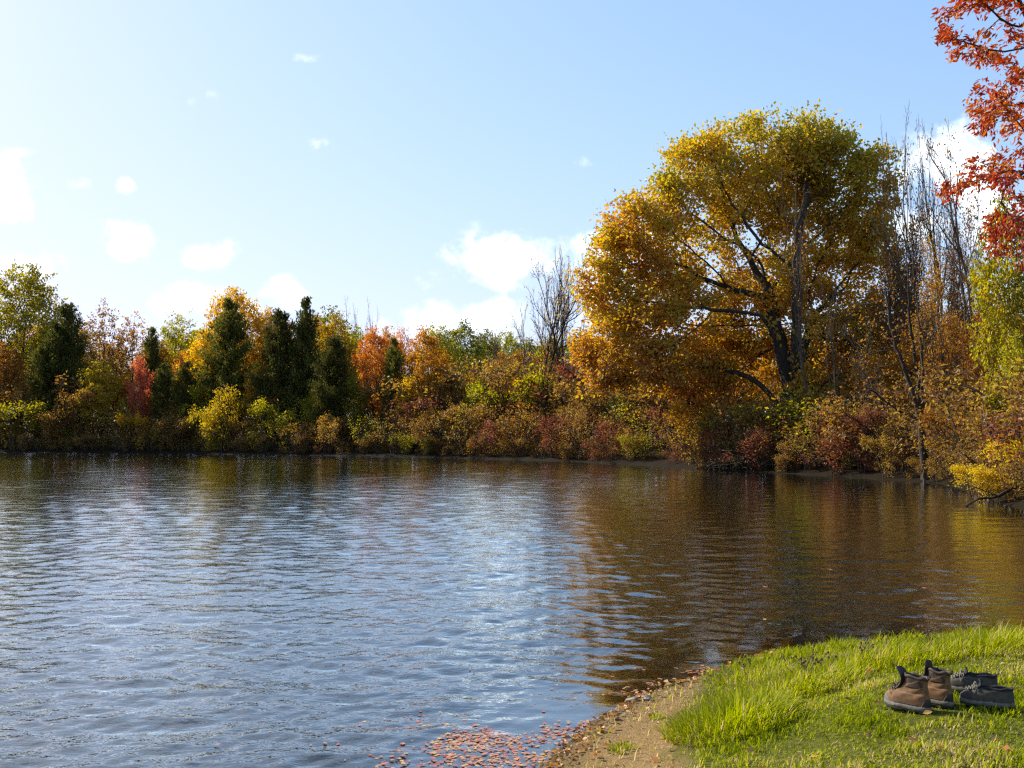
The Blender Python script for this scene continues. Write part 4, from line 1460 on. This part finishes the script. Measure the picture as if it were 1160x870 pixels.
def litter():
    rng = np.random.default_rng(12)
    # drift line along the water's edge and on the soil
    n = 22000
    x = rng.uniform(-.6, 2.4, n); y = rng.uniform(3.4, 8.2, n)
    s = lake_sd(x, y)
    edge = np.exp(-((s - .09) / .10) ** 2)
    dens = edge * (.25 + .75 * sstep(6.6, 5.2, y)) + .07 * (soil_sd(x, y) < 0)
    k = rng.random(n) < dens
    x, y, s = x[k], y[k], s[k]
    z = land_h(x, y, s) + rng.uniform(.004, .022, len(x))
    o = link("leaf_litter", leaf_plates(x, y, z, rng.uniform(.018, .045, len(x)), rng, "leaf_litter", .6, .35), M['litter'])
    tag(o, "dry orange and brown leaves drifted along the edge of the bare soil", "fallen leaves", None, "stuff")
    # a few leaves blown over the lawn
    n = 260
    x = rng.uniform(.4, 4.0, n); y = rng.uniform(3.4, 7.0, n)
    s = lake_sd(x, y)
    k = (s > .25) & (soil_sd(x, y) > .05)
    x, y, s = x[k], y[k], s[k]
    o = link("lawn_leaves", leaf_plates(x, y, land_h(x, y, s) + rng.uniform(.018, .04, len(x)), rng.uniform(.02, .05, len(x)), rng, "lawn_leaves", .6, .35), M['litter'])
    tag(o, "single dry leaves scattered over the grass of the near bank", "fallen leaves", None, "stuff")
    # leaves lying in the shallows in front of the soil
    n = 46000
    x = rng.uniform(-1.6, 1.8, n); y = rng.uniform(4.0, 7.4, n)
    s = lake_sd(x, y)
    q0 = on_plane(545, 845, 0)
    core = np.exp(-(((x - q0[0]) / .40) ** 2 + ((y - q0[1]) / .34) ** 2) ** 1.0)
    dens = np.where(s < -.0, np.clip(core * 1.0 + .6 * np.exp(s / .13) + .004, 0, 1), 0) * sstep(.40, .56, fbm(x * 5, y * 5, 71) + .16 * core)
    k = rng.random(n) < dens
    x, y, s = x[k], y[k], s[k]
    z = rng.uniform(-.004, .007, len(x))
    o = link("floating_leaves", leaf_plates(x, y, z, rng.uniform(.014, .042, len(x)) , rng, "floating_leaves", .025, .02), M['floating'])
    tag(o, "pink and yellow leaves floating in the shallows by the bare soil", "floating leaves", None, "stuff")
    # and a bed of sunken leaves below the clear water
    n = 3800
    x = rng.uniform(-2.0, 1.6, n); y = rng.uniform(3.6, 7.2, n)
    s = lake_sd(x, y)
    k = (s < -.02) & (s > -1.1) & (rng.random(n) < .8)
    x, y, s = x[k], y[k], s[k]
    z = land_h(x, y, s) + .012
    o = link("sunken_leaves", leaf_plates(x, y, z, rng.uniform(.04, .08, len(x)), rng, "sunken_leaves", .2, .1), M['floating'])
    tag(o, "orange leaves sunk on the lake bed in the clear shallows", "sunken leaves", None, "stuff")
    # single leaves out on the lake
    n = 60
    yy = 8 + 45 * rng.random(n) ** 1.4; xx = yy * rng.uniform(-.5, .42, n)
    k = lake_sd(xx, yy) < -.6
    xx, yy = xx[k], yy[k]
    o = link("drifting_leaves", leaf_plates(xx, yy, np.full(len(xx), .03), rng.uniform(.04, .09, len(xx)), rng, "drifting_leaves", .15, .1), M['floating'])
    tag(o, "scattered yellow leaves drifting on the open lake", "drifting leaves", None, "stuff")


litter()


def stone(px, py, size, label, seed, mat, squash=.6, name="stone"):
    q = on_plane(px, py, .03)
    bm = bmesh.new()
    bmesh.ops.create_icosphere(bm, subdivisions=3, radius=size)
    rng = np.random.default_rng(seed)
    ph = rng.uniform(0, 6, 6)
    for v in bm.verts:
        d = v.co.normalized()
        k = 1 + .22 * math.sin(d.x * 2.3 + ph[0]) * math.cos(d.y * 2.9 + ph[1]) + .12 * math.sin(d.z * 4 + ph[2] + d.x * 3) + .05 * math.sin(d.x * 9 + ph[3]) * math.sin(d.y * 8 + ph[4])
        v.co = Vector((d.x * 1.25, d.y * .8, d.z * squash)) * size * k
    for f in bm.faces: f.smooth = True
    me = bpy.data.meshes.new(name); bm.to_mesh(me); bm.free()
    o = link(name, me, mat, None, (q[0], q[1], max(float(land_h(*q)), 0) + size * squash * .35))
    o.rotation_euler = (0, 0, ph[5])
    tag(o, label, name)


STONE = plain_mat("wet_stone", (.05, .04, .03), (.16, .13, .10), .55, 30, .5)
stone(718, 794, .045, "dark wet stone at the tip of the bare soil by the water", 4, STONE)
stone(733, 796, .030, "smaller dark stone beside the larger one at the water's edge", 5, STONE)
stone(700, 803, .022, "pale pebble among leaves at the water's edge", 6, plain_mat("pale_stone", (.24, .19, .14), (.4, .33, .25), .7, 40, .4), name="pebble")


SEED = plain_mat("seed_head", (.07, .04, .02), (.18, .10, .05), .9, 60)


def weed(px, py, zg, h, label, seed, n_st=4):
    """dead flower stalks with brown seed heads"""
    q = on_plane(px, py, zg)
    zb = float(land_h(*q))
    if lake_sd(np.array([q[0]]), np.array([q[1]]))[0] < 0.02: zb = 0
    rng = np.random.default_rng(seed)
    o = empty("dried_weed", (q[0], q[1], zb))
    tag(o, label, "dried weed", "dead weed stalks on the bank edge")
    for s in range(n_st):
        nodes, par, heads = [], [], []
        d = np.array([rng.normal(0, .28), rng.normal(0, .2), 1.0]); hh = h * rng.uniform(.65, 1)
        prev = -1
        p = np.array([rng.normal(0, .03), rng.normal(0, .02), -.02])
        for j in range(7):
            nodes.append(p.copy()); par.append(prev); prev = len(nodes) - 1
            p = p + d * hh / 6 + rng.normal(0, .006, 3)
            if j in (4, 5):
                e = p + np.array([rng.normal(0, .035), rng.normal(0, .03), .03])
                nodes.append(e); par.append(prev); heads.append(e)
        heads.append(nodes[prev])
        P, pr_ = np.array(nodes), np.array(par)
        V, F = tubes(P, pr_, np.full(len(P), .0016), 5)
        st = link("stem", mesh_np("stem", V, F, True), TWIG, o)
        for e in heads:
            bm = bmesh.new()
            bmesh.ops.create_icosphere(bm, subdivisions=2, radius=rng.uniform(.005, .009), matrix=Matrix.Translation(Vector(e)))
            for v in bm.verts:
                v.co += Vector(rng.normal(0, .0012, 3))
            me = bpy.data.meshes.new("seed_head"); bm.to_mesh(me); bm.free()
            link("seed_head", me, SEED, st)


weed(914, 762, .3, .24, "dead weed with brown seed heads standing in the ragged tuft", 1, 5)
weed(932, 756, .3, .20, "smaller dead weed right of the seeded one in the ragged tuft", 2, 3)
weed(966, 748, .3, .22, "tall thin dead weed left of the brown boots", 3, 3)
weed(1054, 742, .33, .18, "dead weed in the fringe above the boots", 4, 3)
weed(845, 762, .12, .15, "short dead stalk by the water left of the tufts", 5, 2)
# ------------------------------------------------------------------ the two pairs of boots on the grass
LEATHER = plain_mat("tan_nubuck", (.105, .048, .017), (.21, .105, .038), .75, 35, .4, .001)
LEATHER_D = plain_mat("dark_brown_leather", (.02, .012, .008), (.05, .03, .018), .7, 35, .4, .001)
GREYLEA = plain_mat("grey_brown_suede", (.036, .028, .020), (.085, .066, .047), .85, 40, .5, .001)
GREYLEA_D = plain_mat("dark_grey_suede", (.03, .027, .024), (.07, .06, .05), .85, 40, .4, .001)
RUB = plain_mat("grey_rubber", (.07, .075, .08), (.13, .135, .14), .6, 50, .2, .0006)
MID = plain_mat("dirty_midsole", (.07, .06, .045), (.17, .15, .115), .75, 40, .3, .0006)
OUTS = plain_mat("black_outsole", (.015, .015, .015), (.04, .037, .033), .8, 40, .3)
LINING = plain_mat("navy_lining", (.018, .032, .055), (.06, .09, .14), .95, 90, .4)
LININGB = plain_mat("black_lining", (.008, .008, .01), (.022, .022, .026), .95, 90, .4)
LACE = plain_mat("brown_lace", (.06, .04, .025), (.18, .13, .08), .9, 150, .4)
LACEG = plain_mat("pale_lace", (.15, .13, .10), (.30, .27, .21), .9, 150, .4)
METAL = plain_mat("dull_metal", (.25, .23, .2), (.4, .38, .33), .35, 60, .1)
NT_ = 36


def ring(z, xf, xb, w, grow=0.0, tilt=0.0, p=.82, t=None):
    xc, a = (xf + xb) / 2, (xf - xb) / 2
    t = np.arange(NT_) / NT_ * 2 * math.pi if t is None else t
    c, s = np.cos(t), np.sin(t)
    x = xc + (a + grow) * np.sign(c) * np.abs(c) ** p
    u = np.clip((x + .13) / .30, 0, 1)
    prof = np.interp(u, [0, .12, .35, .68, .85, 1], [.80, .84, .80, 1.0, .92, .72])
    k = 1.0 if z < .10 else np.clip((.15 - z) / .05, 0, 1)
    prof = prof * k + .9 * (1 - k)
    y = (w * prof + grow) * np.sign(s) * np.abs(s) ** .85
    y = y + .006 * np.sin(np.clip(u, 0, 1) * math.pi) * (z < .1)
    return np.stack([x, y, np.full(len(t), z) + tilt * (x - xc)], 1)


def interp_levels(L, n):
    L = np.array(L, float); t = np.linspace(0, len(L) - 1, n)
    k = np.arange(len(L))
    out = []
    for j in range(L.shape[1]):
        y = L[:, j]
        m = np.gradient(y)
        i = np.minimum(t.astype(int), len(L) - 2); f = t - i
        h00, h10, h01, h11 = 2 * f ** 3 - 3 * f ** 2 + 1, f ** 3 - 2 * f ** 2 + f, -2 * f ** 3 + 3 * f ** 2, f ** 3 - f ** 2
        out.append(h00 * y[i] + h10 * m[i] + h01 * y[i + 1] + h11 * m[i + 1])
    return np.stack(out, 1)


def skin(rings, cap_top=False, cap_bot=False, wrap=True):
    V = np.concatenate(rings); m = len(rings[0])
    k = np.arange(m if wrap else m - 1); k2 = (k + 1) % m
    F = [tuple(v) for r in range(len(rings) - 1) for v in np.stack([k + r * m, k2 + r * m, k2 + (r + 1) * m, k + (r + 1) * m], 1)]
    if cap_bot: F.append(tuple(range(m - 1, -1, -1)))
    if cap_top: F.append(tuple(range((len(rings) - 1) * m, len(rings) * m)))
    return V, F


def py_mesh(name, V, F, smooth=True):
    me = bpy.data.meshes.new(name)
    me.from_pydata([tuple(map(float, v)) for v in V], [], [tuple(int(i) for i in f) for f in F])
    me.polygons.foreach_set("use_smooth", [smooth] * len(me.polygons))
    me.update()
    return me


def patch(levels, z0, z1, a0, a1, off, name, mat, parent, tilt=0.0, shrink=.45):
    """a panel lying on the upper: part of its rings, pushed out a little, with thickness"""
    rr = []
    Ls = [l for l in levels if z0 <= l[0] <= z1]
    mid, half = (a0 + a1) / 2, (a1 - a0) / 2
    for l in Ls:
        f = (l[0] - z0) / (z1 - z0)
        hk = half * (1 - shrink * f ** 1.6)
        t = np.radians(np.linspace(mid - hk, mid + hk, 15))
        rr.append(ring(*l, grow=off, tilt=tilt, t=t))
    V, F = skin(rr, wrap=False)
    o = link(name, py_mesh(name, V, F), mat, parent)
    md = o.modifiers.new("thick", 'SOLIDIFY'); md.thickness = off * 1.6; md.offset = -1
    return o


def cord(name, pts, r, mat, parent, sides=6):
    P = np.array(pts, float)
    # smooth the run of the lace
    t = np.linspace(0, len(P) - 1, (len(P) - 1) * 5 + 1)
    Q = interp_levels(P, len(t))
    V, F = tubes(Q, np.arange(len(Q)) - 1, np.full(len(Q), r), sides)
    return link(name, mesh_np(name, V, F, True), mat, parent)


def strip(name, path, width, thick, mat, parent, cup=.25):
    """tongue: a cupped padded strip along a path in the x-z plane"""
    P = interp_levels(path, 14)
    rows = []
    n = 9
    for i, (x, z, k) in enumerate(P):
        y = np.linspace(-1, 1, n)
        rows.append(np.stack([x - cup * width * .5 * (y ** 2) * 1.0, y * width * .5 * k, np.full(n, z) - .004 * y ** 4], 1))
    V, F = skin(rows, wrap=False)
    o = link(name, py_mesh(name, V, F), mat, parent)
    md = o.modifiers.new("thick", 'SOLIDIFY'); md.thickness = thick; md.offset = 0
    b = o.modifiers.new("round", 'BEVEL'); b.width = thick * .4; b.segments = 2
    return o


def sole(parent, z0=0.0):
    lv = lambda z, g: ring(z, .166, -.122, .050, grow=g)
    V, F = skin([lv(.012, .000), lv(.014, .0055), lv(.022, .0065), lv(.034, .0045), lv(.037, .001), lv(.037, -.02)], True, True)
    wave = .005 * np.sin(V[:, 0] * 42) * (V[:, 2] > .02) * (V[:, 2] < .036)
    V[:, 2] += wave
    link("midsole", py_mesh("midsole", V, F), MID, parent)
    teeth = lv(0, .004)
    th = np.arange(NT_)
    teeth[:, :2] *= np.where(th % 3 == 0, .95, 1.0)[:, None]
    teeth[:, 2] = np.where(th % 3 == 0, .006, -.004)
    V, F = skin([teeth, lv(.010, .0045), lv(.0135, .0035), lv(.0135, -.02)], True, True)
    o = link("outsole", py_mesh("outsole", V, F), OUTS, parent)


def boot(label, px, py, yaw, kind, seed, name):
    rng = np.random.default_rng(seed)
    q = on_plane(px, py, .37)
    zb = float(land_h(*q))
    q = on_plane(px, py, zb)
    o = empty(name, (q[0], q[1], float(land_h(*q)) + .008), math.radians(yaw), (.80, .80, .82) if kind == 'boot' else (.80, .80, .80))
    tag(o, label, "boot" if kind == 'boot' else "shoe", "brown hiking boots" if kind == 'boot' else "grey hiking shoes")
    tall = kind == 'boot'
    up, dk = (LEATHER, LEATHER_D) if tall else (GREYLEA, GREYLEA_D)
    lining = LINING if tall else LININGB
    lace = LACE if tall else LACEG
    if tall:
        L = [(.032, .164, -.119, .0495), (.050, .166, -.121, .0505), (.068, .160, -.121, .0495), (.084, .145, -.119, .047), (.098, .120, -.117, .0435),
             (.112, .090, -.114, .0405), (.128, .062, -.110, .0375), (.146, .042, -.107, .036), (.166, .032, -.106, .0365), (.186, .029, -.107, .0385), (.200, .031, -.109, .0395)]
        tilt = .05
    else:
        L = [(.032, .164, -.119, .0495), (.048, .166, -.121, .0505), (.062, .160, -.121, .049), (.074, .146, -.120, .0465), (.085, .120, -.119, .043),
             (.095, .088, -.118, .0405), (.103, .066, -.117, .0395), (.112, .052, -.116, .039)]
        tilt = -.10
    lv = interp_levels(L, 40)
    tl = lambda l: tilt * np.clip((l[0] - .09) / .1, 0, 1)
    jig = lambda R, l: R + np.stack([0 * R[:, 0], .0022 * np.sin(R[:, 0] * 60 + l[0] * 130 + seed) * np.clip((l[0] - .05) / .05, 0, 1), .0015 * np.sin(R[:, 0] * 75 + seed)], 1)
    rings = [jig(ring(*l, tilt=tl(l)), l) for l in lv]
    V, F = skin(rings)
    u = link("upper", py_mesh("upper", V, F), up, o)
    # dark inside
    ins = [jig(ring(*l, grow=-.006, tilt=tl(l)), l) for l in lv[::-1][:26]]
    V, F = skin(ins, cap_top=True)
    link("lining", py_mesh("lining", V, F), lining, o)
    # padded collar round the opening
    top = rings[-1].copy()
    cr = .0085 if tall else .008
    cen = top.mean(0)
    cv = []
    m = 8
    for i in range(NT_):
        n = top[i] - cen; n[2] = 0; n = n / np.linalg.norm(n)
        fr = np.clip((top[i, 0] - .02) / .03, 0, 1)     # lower in front where the tongue is
        for j in range(m):
            a = j / m * 2 * math.pi
            cv.append(top[i] - n * .003 + n * cr * (1 - .4 * fr) * math.cos(a) + np.array([0, 0, 1]) * (cr * 1.2 * (1 - .4 * fr) * math.sin(a) - .004 + .004 * math.sin(i * .9 + seed)))
    cf = [(i * m + j, ((i + 1) % NT_) * m + j, ((i + 1) % NT_) * m + (j + 1) % m, i * m + (j + 1) % m) for i in range(NT_) for j in range(m)]
    link("collar", py_mesh("collar", cv, cf), dk if tall else lining, o)
    sole(o)
    patch(lv, .031, .066, -62, 62, .0026, "toe_cap", RUB if tall else GREYLEA_D, o)
    patch(lv, .031, .085 if tall else .092, 132, 228, .0022, "heel_counter", dk, o)
    patch(lv, .031, .047, 62, 132, .0018, "side_rand", dk, o)
    patch(lv, .031, .047, 228, 298, .0018, "side_rand", dk, o)
    if tall:
        patch(lv, .135, .192, 40, 140, .0018, "ankle_panel", dk, o, .0)
        patch(lv, .135, .192, 220, 320, .0018, "ankle_panel", dk, o, .0)
        strip("tongue", [(.105, .104, .75), (.076, .126, .85), (.054, .155, .95), (.050, .190, 1.0), (.064, .218, 1.0), (.084, .236, .86)] if seed % 2 else
              [(.105, .104, .75), (.076, .126, .85), (.052, .155, .95), (.042, .190, 1.0), (.040, .222, .95), (.044, .246, .74)], .076, .007, dk, o, .3)
        # heel pull loop
        cord("pull_loop", [(-.112, -.010, .188), (-.122, -.009, .205), (-.121, 0, .216), (-.122, .009, .205), (-.112, .010, .188)], .003, dk, o)
        lace_pts = [(.128, .0965), (.112, .107), (.094, .119), (.076, .133), (.060, .149), (.049, .166)]
    else:
        strip("tongue", [(.128, .090, .7), (.100, .100, .85), (.076, .112, .95), (.060, .126, 1.0), (.058, .142, .95), (.064, .152, .8)], .066, .007, lining, o, .3)
        cord("pull_loop", [(-.118, -.009, .118), (-.127, -.008, .130), (-.128, 0, .137), (-.127, .008, .130), (-.118, .009, .118)], .003, dk, o)
        lace_pts = [(.138, .086), (.122, .0925), (.106, .0985), (.090, .105), (.076, .113)]
    r = .0022
    for i in range(len(lace_pts) - 1):
        (x0, z0), (x1, z1) = lace_pts[i], lace_pts[i + 1]
        w0 = .020 + .0015 * i
        for sg in (-1, 1):
            cord("lace", [(x0, sg * w0, z0 - .001), ((x0 + x1) / 2 + .003, 0, (z0 + z1) / 2 + .010 + sg * .0015), (x1, -sg * (w0 + .001), z1 - .001)], r, lace, o)
    for (x, z) in lace_pts:
        for sg in (-1, 1):
            bm = bmesh.new()
            bmesh.ops.create_uvsphere(bm, u_segments=8, v_segments=5, radius=.0035, matrix=Matrix.Translation((x, sg * .0215, z - .002)))
            me = bpy.data.meshes.new("eyelet"); bm.to_mesh(me); bm.free()
            link("eyelet", me, METAL, o)
    xe, ze = lace_pts[-1] if not tall else lace_pts[2]
    for sg in (-1, 1):
        cord("lace_bow", [(xe, 0, ze + .010), (xe + .012, sg * .018, ze + .018), (xe + .008, sg * .036, ze + .002), (xe + .002, sg * .040, ze - .016),
                          (xe - .006, sg * .030, ze - .004), (xe, 0, ze + .011)], r, lace, o)
        cord("lace_end", [(xe, 0, ze + .010), (xe + .016, sg * .014, ze + .010), (xe + .018, sg * .036, ze - .012), (xe + .010, sg * .048, ze - .040)], r, lace, o)
    return o


boot("tan hiking boot with sunlit grey toe cap, front one of the tall brown pair", 1032, 806, 128, 'boot', 1, "hiking_boot")
boot("tan hiking boot partly hidden behind its twin, with its tongue standing up", 1058, 799, 124, 'boot', 2, "hiking_boot")
boot("low grey brown hiking shoe with pale laces, front one of its pair", 1123, 802, 151, 'shoe', 3, "hiking_shoe")
boot("low grey brown hiking shoe standing behind its matching shoe, right of the boots", 1106, 786, 158, 'shoe', 4, "hiking_shoe")
